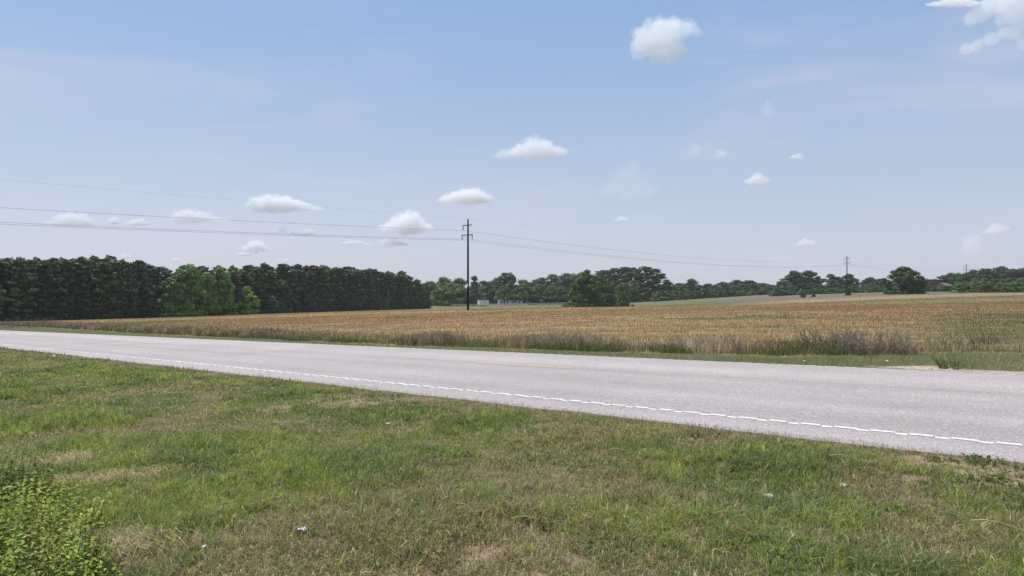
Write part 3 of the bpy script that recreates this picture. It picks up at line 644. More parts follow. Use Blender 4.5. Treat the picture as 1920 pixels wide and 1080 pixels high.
# middle distance behind the field
MID = [
 # key,u,vtop,Y,w,label,tint
 ('leafy1', 806, 528, 430, 34, 'bright green tree rising just past the right end of the left wood', (1.5, 1.6, 1.1)),
 ('leafy0', 832, 520, 450, 40, 'light green rounded tree behind the yellow-green one left of the tall pole', (1.6, 1.7, 1.3)),
 ('leafy2', 862, 522, 455, 36, 'pale green tree top rising just left of the tall pole', (1.7, 1.8, 1.5)),
 ('leafy2', 840, 531, 395, 52, 'broad yellow-green tree standing in the pasture left of the tall pole', (2.0, 2.0, 1.1)),
 ('leafy3', 864, 540, 402, 30, 'olive tree directly behind the foot of the tall pole', (1.4, 1.3, 1.0)),
 ('pine3', 889, 518, 415, 17, 'narrow dark conifer just right of the tall pole', (1, 1.05, 1)),
 ('leafy3', 884, 551, 396, 24, 'dark low tree beside the pale box trailer', (.7, .75, .8)),
 ('leafy0', 908, 527, 500, 36, 'dark green tree behind the pale box trailer', (1.1, 1.2, 1.1)),
 ('leafy2', 930, 521, 520, 40, 'dark green tree left of the domed crown on the skyline', (1, 1.1, 1)),
 ('leafy1', 951, 512, 510, 34, 'dark domed tree crown rising above the skyline behind the white house', (.75, .82, .95)),
 ('leafy3', 925, 545, 440, 20, 'dark tree filling the gap right of the box trailer', (.7, .85, .9)),
 ('leafy2', 984, 525, 530, 44, 'green tree on the skyline right of the domed crown', (1.1, 1.2, 1.05)),
 ('leafy0', 1014, 521, 540, 40, 'mid-green skyline tree above the row of pasture trees', (1.1, 1.15, 1.05)),
 ('leafy2', 1040, 515, 545, 44, 'darker skyline tree left of the large lone oak', (.9, 1.0, .95)),
 ('leafy1', 1066, 513, 540, 40, 'high skyline tree half behind the large lone oak', (1.0, 1.1, 1)),
 ('leafy0', 1092, 511, 540, 40, 'skyline tree mostly hidden behind the large lone oak', (.9, 1, .95)),
 ('park0', 946, 537, 392, 30, 'yellow-topped tree in front of the white house', (1.8, 1.7, .95)),
 ('park1', 967, 541, 396, 22, 'slender green tree beside the white house wall', (1.5, 1.5, 1.0)),
 ('park0', 982, 532, 394, 34, 'tallest light green tree of the row behind the pasture fence', (1.9, 1.9, 1.0)),
 ('leafy3', 1001, 546, 400, 20, 'dark small tree between the lighter ones of the pasture row', (.9, 1.0, .9)),
 ('park0', 1012, 533, 398, 30, 'yellow-green tree right of the slim light pole', (1.9, 1.85, 1.0)),
 ('park0', 1034, 537, 396, 34, 'grey-green thin-leaved tree before the dark skyline trees', (1.45, 1.4, 1.2)),
 ('park0', 1056, 539, 392, 34, 'olive tree at the right end of the pasture row beside the lone oak', (1.3, 1.35, 1.0)),
 ('bigpine1', 1135, 507, 440, 52, 'dark pine behind the right side of the large lone oak', (.95, 1, 1)),
 ('bigpine0', 1152, 503, 430, 46, 'dark pine with a flat top left of the big pine clump', (1, 1, 1)),
 ('bigpine1', 1172, 501, 425, 44, 'tall dark pine in the middle of the pine clump', (1, 1, 1)),
 ('bigpine0', 1188, 502, 432, 40, 'dark pine leaning against the largest pine of the clump', (1, 1, 1)),
 ('bigpine0', 1207, 500, 395, 50, 'largest pine of the clump with layered boughs', (1.15, 1.2, 1.1)),
 ('bigpine1', 1226, 504, 400, 42, 'pine at the right end of the clump, boughs reaching over the hedge', (1.05, 1.1, 1.1)),
 ('leafy3', 1166, 531, 372, 26, 'light green sapling in front of the pine clump', (1.5, 1.6, 1.1)),
 ('leafy3', 1186, 540, 376, 24, 'green bushy tree at the foot of the largest pine', (1.1, 1.2, 1)),
 ('bush0', 1240, 545, 372, 30, 'green bush where the hedge starts right of the pines', (1.4, 1.5, 1.1)),
 ('leafy3', 1253, 527, 420, 17, 'slim grey-green tree poking above the hedge next to the pines', (.9, .95, 1.2)),
 ('leafy1', 1275, 531, 425, 26, 'thin dusky tree above the hedge', (.95, .95, 1.1)),
 ('leafy0', 1296, 523, 430, 26, 'pointed dark tree standing highest over the left part of the hedge', (.9, 1, 1)),
 ('leafy2', 1330, 532, 470, 34, 'low dark tree top over the middle of the hedge', (.9, 1, 1.1)),
 ('leafy0', 1356, 529, 450, 28, 'dark tree over the hedge, left of a rounded one', (.85, .95, 1)),
 ('leafy2', 1381, 525, 440, 30, 'rounded dark tree over the right part of the hedge', (.9, 1, 1)),
 ('leafy1', 1404, 526, 445, 30, 'dusky tree right of the rounded one over the hedge', (.9, .95, 1)),
 ('leafy2', 1432, 531, 460, 40, 'low spreading tree top near the right end of the hedge', (.95, 1, 1)),
 ('spread0', 1466, 527, 480, 16, 'tiny umbrella-shaped tree left of the large dark crowns', (1, 1, 1.2)),
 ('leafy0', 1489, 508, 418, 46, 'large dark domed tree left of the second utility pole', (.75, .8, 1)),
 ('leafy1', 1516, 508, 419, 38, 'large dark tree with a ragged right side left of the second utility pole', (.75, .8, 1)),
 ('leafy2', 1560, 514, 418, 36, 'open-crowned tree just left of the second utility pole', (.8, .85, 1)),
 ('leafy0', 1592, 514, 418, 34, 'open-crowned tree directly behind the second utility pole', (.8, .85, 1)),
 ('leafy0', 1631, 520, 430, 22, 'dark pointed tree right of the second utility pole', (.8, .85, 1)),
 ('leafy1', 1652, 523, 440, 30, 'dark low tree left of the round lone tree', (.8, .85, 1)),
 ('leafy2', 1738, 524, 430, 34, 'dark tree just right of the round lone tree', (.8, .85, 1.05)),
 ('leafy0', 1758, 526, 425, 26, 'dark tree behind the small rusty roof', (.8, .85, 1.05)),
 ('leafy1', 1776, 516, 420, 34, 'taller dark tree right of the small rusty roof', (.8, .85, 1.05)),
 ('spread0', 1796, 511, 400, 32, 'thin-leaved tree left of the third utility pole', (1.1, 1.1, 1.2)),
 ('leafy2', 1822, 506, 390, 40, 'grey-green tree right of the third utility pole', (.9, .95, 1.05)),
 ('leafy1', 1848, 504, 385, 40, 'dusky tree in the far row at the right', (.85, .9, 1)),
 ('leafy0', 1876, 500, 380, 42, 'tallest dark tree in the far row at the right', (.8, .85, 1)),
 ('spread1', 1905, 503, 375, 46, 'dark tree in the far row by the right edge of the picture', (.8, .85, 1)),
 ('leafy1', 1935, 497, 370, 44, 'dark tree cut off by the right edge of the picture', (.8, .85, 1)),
]
for (k, u, vt, Y, w, lab, tn) in MID: tree(k, u, vt, Y, w * (1.45 if Y >= 420 and k.startswith('leafy') else 1.12), lab, tint=tn)
tree('lone_oak', 1106, 507, 250, 80, 'large bright green lone oak at the far edge of the field', tint=(1.0, 1.05, .9))
tree('round', 1695, 501, 236, 66, 'dense round lone tree standing in the field on the right', tint=(.95, .95, .9))
tree('bush0', 1168, 549, 242, 22, 'small green bushy tree right of the large lone oak', 'shrub', tint=(1.3, 1.5, 1))
tree('bush2', 1068, 566, 246, 26, 'low light green bush at the left foot of the large lone oak', 'shrub', tint=(1.8, 2.0, 1.2))
for (u, vt, w, lab) in ((1506, 549, 9, 'small dark bush in the field left of the second utility pole'), (1525, 550, 7, 'tiny dark shrub on a thin stem in the field'), (1590, 543, 9, 'vine-like bush wrapped round the foot of the second utility pole'), (1186, 571, 7, 'tiny green shrub near the small bushy tree')):
    tree('bush1', u, vt, 243 if u > 1300 else 232, w, lab, 'shrub', tint=(.7, .8, .8))
# hedges: bushes one by one
def hedge(u0, u1, Y0, Y1, v0, v1, wpx, label, group, tint, dv=3):
    u = u0
    while u < u1:
        t = (u - u0) / (u1 - u0); tree('bush%d' % random.randrange(3), u, v0 + (v1 - v0) * t + random.uniform(-dv, dv), Y0 + (Y1 - Y0) * t + random.uniform(-4, 4), wpx * random.uniform(.8, 1.3), label, 'shrub', group, jt(.25, tint))
        u += wpx * random.uniform(.45, .7)
hedge(1236, 1470, 376, 395, 544, 543, 24, 'green bush in the long hedge sloping up right of the pine clump', 'bushes of the long hedge right of the pines', (1.1, 1.25, 1))
hedge(1262, 1460, 405, 425, 536, 534, 30, 'dark bush in the second rank of the hedge right of the pine clump', 'taller bushes behind the long hedge', (.8, .9, 1))
hedge(1455, 1668, 330, 330, 541, 540, 22, 'green bush in the low hedge behind the second utility pole', 'bushes of the low hedge behind the second pole', (1.1, 1.25, 1))
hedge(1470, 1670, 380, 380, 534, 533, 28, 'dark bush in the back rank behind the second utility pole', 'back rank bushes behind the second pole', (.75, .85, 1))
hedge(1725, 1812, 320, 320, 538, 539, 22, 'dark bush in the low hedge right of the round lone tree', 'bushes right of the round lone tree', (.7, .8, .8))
hedge(1806, 1960, 268, 262, 531, 524, 30, 'bright green bush in the thicket at the right edge of the field', 'bushes of the bright thicket at the right', (1.5, 1.6, 1), 4)
hedge(1812, 1960, 290, 290, 526, 518, 34, 'green bush in the rear of the thicket at the right edge of the field', 'rear bushes of the thicket at the right', (1.1, 1.2, 1), 3)
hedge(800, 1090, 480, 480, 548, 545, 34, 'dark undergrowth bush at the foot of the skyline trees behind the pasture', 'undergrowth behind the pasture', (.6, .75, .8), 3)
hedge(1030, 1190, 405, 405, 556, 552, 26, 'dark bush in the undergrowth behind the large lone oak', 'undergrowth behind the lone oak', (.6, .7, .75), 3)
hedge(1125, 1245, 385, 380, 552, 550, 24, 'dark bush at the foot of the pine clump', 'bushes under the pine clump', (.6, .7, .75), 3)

# ------------------------------------------------------------------ utility poles and wires
LD = np.array([.675, .738, 0]); AD = np.array([.738, -.675, 0])     # line direction, crossarm direction
def utility_pole(X, Y, hgt, label, plate=False, ad=AD):
    z = h1(X, Y); e = empty('utility_pole', (X, Y, z), 0, label=label, cat='utility pole', group='utility poles of the line crossing the field')
    MB().tube([(0, 0, -.3), (0, 0, hgt * .35), (0, 0, hgt * .7), (0, 0, hgt)], [.185, .165, .145, .115], 14).build('pole', M_wood, e, True)
    att = {}
    for nm, za, lh, rh in (('u', hgt - .95, 1.0, 1.0), ('l', hgt - 2.45, 1.22, 1.18)):
        c = ad * (rh - lh) / 2; MB().box((c[0] - LD[0] * .17, c[1] - LD[1] * .17, za), (lh + rh, .095, .12), math.atan2(ad[1], ad[0])).build('crossarm', M_arm, e)
        for sg in (-1, 1):
            if nm == 'u' and sg == -1: continue
            b0 = ad * sg * .75 - LD * .1; MB().tube([(b0[0], b0[1], za - .05), (-LD[0] * .12, -LD[1] * .12, za - .62)], .022, 6).build('brace', M_arm, e)
        for sg, ln in ((-1, lh), (1, rh)):
            if nm == 'u' and sg == 1: continue
            p = ad * sg * (ln - .07) - LD * .17; mb = MB(); q = []; rr = []
            for k in range(13): q.append((p[0], p[1], za - .06 - .055 * k)); rr.append(.085 if k % 2 else .045)
            mb.tube(q, rr, 8); mb.build('insulator', M_ins, e, True); att[nm + str(sg)] = np.array((X + p[0], Y + p[1], z + za - .76))
    MB().tube([(0, 0, hgt - .02), (0, 0, hgt + .06)], .05, 8).build('cap', M_steel, e); att['t'] = np.array((X, Y, z + hgt + .05))
    MB().tube([(.17, -.1, 0), (.15, -.09, hgt * .5), (.12, -.07, hgt - 1)], .009, 5).build('ground_wire', M_steel, e)
    if plate:
        MB().box((-.07, -.185, hgt * .278), (.22, .02, .42)).build('sign_plate', M_plate, e); MB().box((-.07, -.185, hgt * .278 - .48), (.05, .02, .42)).build('marker_strip', M_steel, e)
    return att
zb = h1(px(877.5, 106), 106); H1 = (540 - 411) / 1280 * 106 + CAMZ - zb
A1 = utility_pole(px(877.5, 106), 106, H1, 'tall dark wooden utility pole nearest the road, with a small white plate', True)
A2 = utility_pole(px(1588, 245), 245, (540 - 480) / 1280 * 245 + CAMZ - h1(px(1588, 245), 245), 'second utility pole, smaller, left of the round lone tree')
A3 = utility_pole(px(1811.5, 330), 330, (540 - 495) / 1280 * 330 + CAMZ - h1(px(1811.5, 330), 330), 'farthest utility pole, rising from the thicket at the right')
off = np.array((-127., -139., -.55)); A0 = {k: v + off for k, v in A1.items()}
A4 = {k: v + np.array((115., 90., 1.)) for k, v in A3.items()}
for key, nm, lab, sag, rad in (('t', 'overhead_wire', 'thin topmost overhead wire joining the tips of the utility poles', .75, .0045), ('u-1', 'overhead_wire', 'overhead wire hung from the upper crossarms', 1.6, .0125),
                          ('l1', 'overhead_wire', 'overhead wire hung from the right ends of the lower crossarms', 1.6, .0125), ('l-1', 'overhead_wire', 'lowest overhead wire, hung from the left ends of the lower crossarms', 1.6, .0125)):
    pts = []
    for a, b, sg in ((A0, A1, sag), (A1, A2, sag * 1.35), (A2, A3, sag * .7), (A3, A4, sag)):
        for k in range(40):
            t = k / 40; q = a[key] * (1 - t) + b[key] * t; pts.append((q[0], q[1], q[2] - 4 * sg * t * (1 - t)))
    pts.append(tuple(A4[key])); tag(MB().tube(pts, rad, 5).build(nm, M_wire), lab, 'wire')
def slim_pole(u, Y, vt, label, m, arm=False):
    X = px(u, Y); z = h1(X, Y); h = (540 - vt) / 1280 * Y + CAMZ - z; e = empty('slim_pole', (X, Y, z), label=label, cat='pole')
    MB().tube([(0, 0, -.2), (0, 0, h)], [.13, .09], 8).build('pole', m, e, True); MB().box((0, 0, h + .05), (.24, .24, .1)).build('cap', M_steel, e)
slim_pole(729, edgeY(729) - 5, 545, 'slim grey pole at the edge of the left wood', M_greypole)
slim_pole(988, 384, 548, 'slim light pole behind the pasture fence', M_greypole)

# ------------------------------------------------------------------ buildings, trailer, fence
def gable_house(name, u0, u1, Y, veave, vridge, depth, rz, label, cat, wallm, roofm, wins=3, door=True):
    X = px((u0 + u1) / 2, Y); z = h1(X, Y); W = (u1 - u0) / 1280 * Y; he = (540 - veave) / 1280 * Y + CAMZ - z; hr = (540 - vridge) / 1280 * Y + CAMZ - z
    e = empty(name, (X, Y, z), rz, label=label, cat=cat); w, d = W / 2, depth / 2
    MB().add([(-w, -d, -.3), (w, -d, -.3), (w, d, -.3), (-w, d, -.3), (-w, -d, he), (w, -d, he), (w, d, he), (-w, d, he), (-w, 0, hr), (w, 0, hr)],
             [(0, 1, 5, 4), (2, 3, 7, 6), (1, 2, 6, 9, 5), (3, 0, 4, 8, 7), (3, 2, 1, 0)]).build('wall', wallm, e)
    o_, t = .4, .12; k = (hr - he) / d
    MB().add([(-w - o_, -d - o_, he - k * o_ + .02), (w + o_, -d - o_, he - k * o_ + .02), (w + o_, 0, hr + .02), (-w - o_, 0, hr + .02), (-w - o_, d + o_, he - k * o_ + .02), (w + o_, d + o_, he - k * o_ + .02),
              (-w - o_, -d - o_, he - k * o_ + .02 + t), (w + o_, -d - o_, he - k * o_ + .02 + t), (w + o_, 0, hr + .02 + t), (-w - o_, 0, hr + .02 + t), (-w - o_, d + o_, he - k * o_ + .02 + t), (w + o_, d + o_, he - k * o_ + .02 + t)],
             [(0, 3, 2, 1), (3, 4, 5, 2), (6, 7, 8, 9), (9, 8, 11, 10), (0, 1, 7, 6), (4, 10, 11, 5), (0, 6, 9, 3), (3, 9, 10, 4), (1, 2, 8, 7), (2, 5, 11, 8)]).build('roof', roofm, e)
    for i in range(wins):
        x = -w + W * (i + .6) / (wins + .2); f = MB()
        for (cx, cz, dx, dz) in ((x - .5, 1.6, .08, 1.2), (x + .5, 1.6, .08, 1.2), (x, 1.0, 1.08, .08), (x, 2.2, 1.08, .08)): f.box((cx, -d - .03, cz), (dx, .06, dz))
        wn = f.build('window', M_white, e); MB().box((x, -d - .015, 1.6), (.92, .03, 1.12)).build('pane', M_glass, wn)
    if door:
        dr = MB().box((w * .15, -d - .03, 1.05), (.95, .06, 2.1)).build('door', M_greyroof, e); MB().box((w * .15 + .38, -d - .08, 1.0), (.06, .06, .06)).build('handle', M_steel, dr)
    return e
gable_house('house', 934, 979, 412, 562.5, 556, 7, R(4), 'white house half hidden by the pasture trees', 'house', M_white, M_greyroof, 4)
gable_house('shed', 1000, 1018, 415, 564.5, 560, 5, R(-8), 'small white outbuilding right of the white house, behind trees', 'shed', M_white, M_greyroof, 2)
gable_house('barn', 1762, 1775, 345, 535.5, 531, 7, R(12), 'small building with a rusty red roof showing over the bushes at the right', 'barn', M_redroof, M_redroof, 1)
def box_trailer():
    Y = 372; X = px(906, Y); z = h1(X, Y); e = empty('box_trailer', (X, Y, z), R(24), label='pale box trailer parked at the pasture edge right of the tall pole', cat='trailer')
    Lh, Wh, z0, z1 = 2.75, 1.55, .75, 3.15
    MB().box((0, 0, (z0 + z1) / 2), (Lh * 2, Wh * 2, z1 - z0)).build('body', M_pink, e); MB().box((0, 0, z1 + .07), (Lh * 2 + .12, Wh * 2 + .12, .14)).build('roof', M_greyroof, e)
    MB().box((0, 0, z0 - .1), (Lh * 2 - .3, Wh * 2 - .5, .2)).build('chassis', M_black, e)
    for sx in (-.9, .9):
        for sy in (-1, 1):
            w_ = MB().tube([(sx, sy * 1.3 - .12, .42), (sx, sy * 1.3 + .12, .42)], .42, 16).build('wheel', M_black, e)
    dr = MB().box((Lh + .02, 0, (z0 + z1) / 2), (.04, 1.9, 2.1)).build('door', M_white, e)
    MB().box((.4, -Wh - .02, 2.2), (.8, .04, .5)).build('window', M_glass, e)
    mb = MB().tube([(-Lh, 0, .6), (-Lh - 1.2, 0, .55)], .06, 6); mb.build('tow_bar', M_black, e)
box_trailer()
def fence():
    pts = []
    for u in np.arange(846, 1082, 7.6):
        Y = float(np.interp(u, [846, 900, 1000, 1082], [376, 368, 372, 378])); X = px(u, Y); pts.append((X, Y, h1(X, Y)))
    o = np.array(pts[0]); e = empty('fence', tuple(o), label='long pale post and board fence across the pasture before the houses', cat='fence')
    for p in pts:
        q = np.array(p) - o; MB().box((q[0], q[1], q[2] + .6), (.16, .16, 1.5)).build('post', M_fence, e)
    for zz in (.35, .75, 1.15):
        MB().tube([tuple(np.array(p) - o + np.array((0, -.1, zz))) for p in pts], .07, 4).build('rail', M_fence, e)
fence()

# ------------------------------------------------------------------ near plants and small things
def broadleaf(parent, stems, seed, leaf, cols, hgt, rad, name='leaves', lean=.5, density=14):
    g = np.random.default_rng(seed); Vs, Fs, Cs = [], [], []; b = 0; st = MB(); LV, LF, LC = [], [], []
    for k in range(stems):
        a = g.random() * 6.283; r = rad * math.sqrt(g.random()); x, y = r * math.cos(a), r * math.sin(a); tint_ = np.array([1.0, 1.0, 1.0]) * (.45 + 1.0 * float(N1(parent.location.x + x, parent.location.y + y, .22, 2))) * np.array((.85 + .5 * g.random(), 1, 1)); hh = hgt * g.uniform(.45, 1.1) * (1 - .35 * (r / rad) ** 2)
        la = a + g.normal() * .6; ln = g.uniform(.05, lean); tip = np.array((x + math.cos(la) * hh * ln, y + math.sin(la) * hh * ln, hh)); base = np.array((x, y, -.05)); mid = (base + tip) / 2 + np.array((0, 0, .08 * hh))
        st.tube([base, mid, tip], [.004, .003, .0015], 4, cap=False); nl = int(density * hh / .4) + 4
        for j in range(nl):
            t = .15 + .85 * (j + g.random()) / nl; p = (1 - t) ** 2 * base + 2 * t * (1 - t) * mid + t * t * tip; az = j * 2.4 + g.normal() * .5; L_ = leaf * g.uniform(.6, 1.2) * (1.1 - .45 * t); el = g.uniform(-.15, .9)
            d = np.array((math.cos(az) * math.cos(el), math.sin(az) * math.cos(el), math.sin(el))); sd = np.array((-math.sin(az), math.cos(az), g.normal() * .25)); w = L_ * g.uniform(.17, .25); up = np.cross(d, sd); p = p + d * .006
            c = p + d * L_ * .35; c2 = p + d * L_ * .7; tipp = p + d * L_ - np.array((0, 0, L_ * .18))
            LV += [p, c - sd * w + up * .12 * w, c, c + sd * w + up * .12 * w, c2 - sd * w * .75, c2 + sd * w * .75, tipp]; q = b
            LF += [(q, q + 2, q + 1), (q, q + 3, q + 2), (q + 1, q + 2, q + 4), (q + 2, q + 6, q + 4), (q + 2, q + 3, q + 5), (q + 2, q + 5, q + 6)]; b += 7
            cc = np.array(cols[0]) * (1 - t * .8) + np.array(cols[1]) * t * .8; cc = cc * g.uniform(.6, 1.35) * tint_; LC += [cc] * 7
    st.build('stems', M_greenstem, parent); o = link(name, np_mesh(name, np.array(LV), np.array(LF), np.array(LC)), M_shrub, parent); return o
M_greenstem = simple('green_stem', (.17, .20, .07), .7, .2, 8)
def plant(name, u, Y, stems, leaf, hgt, rad, cols, label, cat, seed, **k):
    X = px(u, Y); e = empty(name, (X, Y, h1(X, Y)), label=label, cat=cat); broadleaf(e, stems, seed, leaf, cols, hgt, rad, **k); return e
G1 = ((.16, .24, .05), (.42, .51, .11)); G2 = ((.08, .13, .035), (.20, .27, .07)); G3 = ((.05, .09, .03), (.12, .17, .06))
plant('leafy_shrub', -40, 3.75, 360, .055, .44, .62, G1, 'bright yellow-green leafy shrub in the bottom left corner, its nearest clump', 'shrub', 401)
plant('leafy_shrub', 90, 3.5, 190, .06, .20, .40, G1, 'low leafy shrub clump spreading right from the bottom left corner', 'shrub', 402)
plant('leafy_shrub', -20, 4.55, 230, .066, .42, .62, ((.15, .22, .05), (.44, .52, .12)), 'darker leafy shrub at the left edge behind the bright corner clump', 'shrub', 403)
plant('leafy_shrub', -50, 5.4, 170, .07, .52, .5, ((.11, .17, .04), (.26, .34, .09)), 'dark green leafy shrub cut by the left edge, farthest back of the clumps', 'shrub', 404)
for (u, Y, n_, lf, hg, rd, cl, lab, sd_) in ((1862, 5.98, 26, .075, .07, .20, G3, 'low broad-leaved weed on the bare soil patch by the road edge', 411), (1905, 5.45, 46, .07, .10, .30, G2, 'dark leafy weed patch at the right edge below the bare soil', 412),
        (1770, 6.15, 18, .06, .06, .15, G3, 'small leafy weed left of the bare soil patch', 413), (1322, 7.55, 24, .05, .12, .16, ((.09, .12, .09), (.15, .18, .13)), 'grey-green weed near the pavement edge right of centre', 414),
        (708, 11.3, 26, .07, .10, .35, G3, 'spreading green weed near the pavement edge left of centre', 415), (1455, 4.3, 30, .065, .10, .16, ((.07, .12, .03), (.13, .2, .05)), 'green broad-leaved weed tuft low in the lower right of the verge', 416),
        (1790, 13.9, 60, .05, .34, .28, G3, 'upright green weed on the far side of the road beside the gravel patch', 417), (1470, 19.6, 60, .08, .45, .5, G3, 'bright leafy weed before the dead stems across the road', 418),
        (1535, 18.6, 70, .08, .42, .55, ((.06, .11, .03), (.14, .22, .05)), 'leafy green plant at the foot of the grey dead brush across the road', 419)):
    plant('broadleaf_weed', u, Y, n_, lf, hg, rd, cl, lab, 'weed', sd_, lean=1.2)

def brush(u, Y, n, hgt, rad, col, label, seed, name='dead_brush'):
    X = px(u, Y); e = empty(name, (X, Y, h1(X, Y)), label=label, cat='dead brush'); g = np.random.default_rng(seed)
    st = MB(); tw = MB()
    for k in range(n):
        a = g.random() * 6.283; r = rad * math.sqrt(g.random()); b = np.array((r * math.cos(a), r * math.sin(a) * .6, -.03)); l = g.uniform(.15, .8); t = b + np.array((math.cos(a) * l * hgt * .8, math.sin(a) * l * hgt * .5, hgt * g.uniform(.5, 1.1)))
        m = (b + t) / 2 + g.normal(size=3) * .05 * hgt; st.tube([b, m, t], [.010, .007, .004], 4, cap=False)
        for q in range(5):
            f = g.uniform(.3, 1); p = b * (1 - f) + t * f; tw.tube([p, p + g.normal(size=3) * np.array((.13, .1, .13)) * hgt + np.array((0, 0, .05))], [.005, .002], 3, cap=False)
    st.build('stems', col, e)['kind'] = 'stuff'; tw.build('twigs', col, e)['kind'] = 'stuff'
M_brush = simple('dead_twigs', (.38, .305, .225), .9, .25, 6); M_brush2 = simple('mauve_twigs', (.26, .20, .145), .9, .25, 6); M_brush3 = simple('straw_twigs', (.40, .27, .18), .9, .2, 6)
brush(1640, 17.8, 190, .62, .85, M_brush, 'grey tangle of dead brush across the road at the right', 501)
brush(1560, 19.0, 150, .60, .8, M_brush2, 'darker mauve dead brush left of the grey tangle', 502)
brush(1695, 17.6, 46, .38, .25, M_brush3, 'rusty straw-coloured clump right of the grey dead brush', 503)
brush(1060, 23.2, 170, .62, 1.0, M_brush, 'pale dead stems leaning about beside the far verge, centre of the weed band', 504)
brush(58, 75, 160, 1.15, 3.2, M_brush2, 'mauve-brown thicket mound at the left end of the weed band', 505)
brush(1855, 20.5, 60, .26, .5, M_brush2, 'low dark dead twigs on the reddish soil in the field at the right', 506)

def scrap(u, Y, size, label, seed, m=M_paper, name='litter_scrap', cat='litter', zoff=.03):
    g = np.random.default_rng(seed); X = px(u, Y); n = 5; P = []
    for i in range(n):
        for j in range(n): P.append(((i / (n - 1) - .5) * size * 1.4 + g.normal() * size * .08, (j / (n - 1) - .5) * size + g.normal() * size * .08, abs(g.normal()) * size * .22))
    f = [(i * n + j, (i + 1) * n + j, (i + 1) * n + j + 1, i * n + j + 1) for i in range(n - 1) for j in range(n - 1)]
    size_ = size; o = MB().add(P, f).build(name, m, smooth=False); md = o.modifiers.new('thick', 'SOLIDIFY'); md.thickness = .002
    o.location = (X, Y, h1(X, Y) + zoff); o.rotation_euler = (0, 0, g.random() * 6); tag(o, label, cat)
scrap(727, 8.9, .045, 'crumpled white scrap lying in the green grass left of centre', 1, zoff=.06)
scrap(568, 4.65, .04, 'white torn scrap low in the grass left of centre', 2, zoff=.05)
scrap(382, 4.4, .022, 'tiny white scrap in the grass right of the corner shrub', 3, zoff=.05)
scrap(250, 6.45, .025, 'tiny pale scrap in the grass above the dry straw patch', 4, zoff=.05)
scrap(1509, 14.9, .05, 'white scrap lying on the far verge left of the gravel patch', 5, zoff=.10)
scrap(1663, 14.3, .045, 'white scrap at the edge of the grass just left of the gravel patch', 6, zoff=.14)
scrap(102, 22.5, .09, 'small pale scrap in the bright grass far on the left', 7, zoff=.12)
def straw(u, Y, ln, ang, label, seed, bend=.1):
    X = px(u, Y); g = np.random.default_rng(seed); z = h1(X, Y); P = []
    for k in range(7):
        t = k / 6 - .5; P.append((t * ln, bend * ln * (t * t - .25) + g.normal() * .004, .05 + .02 * math.sin(k)))
    o = MB().tube(P, [.0045, .0045, .004, .004, .0035, .003, .0015], 5).build('dry_stalk', M_strawst); o.location = (X, Y, z + .02); o.rotation_euler = (0, 0, ang); tag(o, label, 'dry stalk', 'dry stalks lying on the grass')
M_strawst = simple('straw', (.46, .38, .22), .7, .15, 12)
for i, a in enumerate(((1005, 4.72, .34, -.05, 'longest straw-coloured stalk lying in the grass below centre'), (955, 6.9, .35, .12, 'dry stalk lying crosswise in the green grass right of centre'), (880, 4.95, .25, -.5, 'short dry stalk left of the longest one'),
        (1600, 6.1, .40, -.45, 'thin dry stalk in the tall grass below the road line at the right'), (1895, 4.35, .42, -.6, 'pale bent stalk at the lower right edge'), (1370, 4.8, .25, .1, 'pale stalk lying in the grass at lower right of centre'),
        (1170, 6.8, .3, -.25, 'dry stalk near the pavement edge right of centre'), (960, 5.2, .3, .35, 'slanting dry stalk above the longest one'), (590, 4.75, .3, .9, 'green-yellow stalk leaning in the grass left of centre'), (770, 4.3, .2, 1.1, 'short upright-leaning stalk in dry grass below left of centre'))):
    straw(*a, 600 + i)
def straw_pile(u, Y, lx, ly, n, ang, label, seed):
    X0, Y0 = px(u, Y), Y; g = np.random.default_rng(seed); x = g.normal(size=n) * lx / 2; y = g.normal(size=n) * ly / 2; ca, sa = math.cos(ang), math.sin(ang)
    X = X0 + x * ca - y * sa; Yy = Y0 + x * sa + y * ca; P = np.c_[X, Yy, H(X, Yy) + g.random(n) * .035]
    c = np.array([.60, .48, .31]) * g.uniform(.45, 1.2, n)[:, None]; V, F, C = blades(P, g.uniform(.06, .2, n), np.full(n, .0045), g.uniform(1.1, 1.55, n), ang + g.normal(size=n) * .6 + (g.random(n) < .5) * 3.14, c)
    V = V - np.array((X0, Y0, 0)); o = link('straw_pile', np_mesh('straw_pile', V, F, C), M_dry); o.location = (X0, Y0, 0); tag(o, label, 'cut straw')
straw_pile(95, 7.0, .9, .34, 1700, .15, 'upper swath of cut dry straw left of centre, running to the left edge', 701)
straw_pile(130, 6.15, .9, .18, 1300, .38, 'lower narrow swath of cut dry straw above the corner shrub', 702)
straw_pile(215, 4.45, .4, .26, 700, .2, 'small heap of dry straw right of the corner shrub', 703)
def stone(u, Y, s, label, seed):
    X = px(u, Y); g = np.random.default_rng(seed); P = []; n, m = 9, 6
    for j in range(m + 1):
        for i in range(n):
            th = math.pi * j / m; ph = 2 * math.pi * i / n; r = s * (1 + g.normal() * .08); P.append((r * math.sin(th) * math.cos(ph) * 1.3, r * math.sin(th) * math.sin(ph), r * .55 * math.cos(th)))
    f = [(j * n + i, j * n + (i + 1) % n, (j + 1) * n + (i + 1) % n, (j + 1) * n + i) for j in range(m) for i in range(n)]
    o = MB().add(P, f).build('stone', M_stone, smooth=True); o.location = (X, Y, h1(X, Y) + s * .3); o.rotation_euler[2] = g.random() * 6; tag(o, label, 'stone')
stone(1538, 5.25, .03, 'pale stone in the grass right of centre below the dry patch', 801); stone(1583, 5.6, .035, 'pale stone in the grass beside a smaller one at the right', 802); stone(1867, 5.7, .025, 'small pale stone on the bare soil patch', 803); stone(1441, 5.35, .04, 'flat tan stone in the grass at lower right of centre', 804)

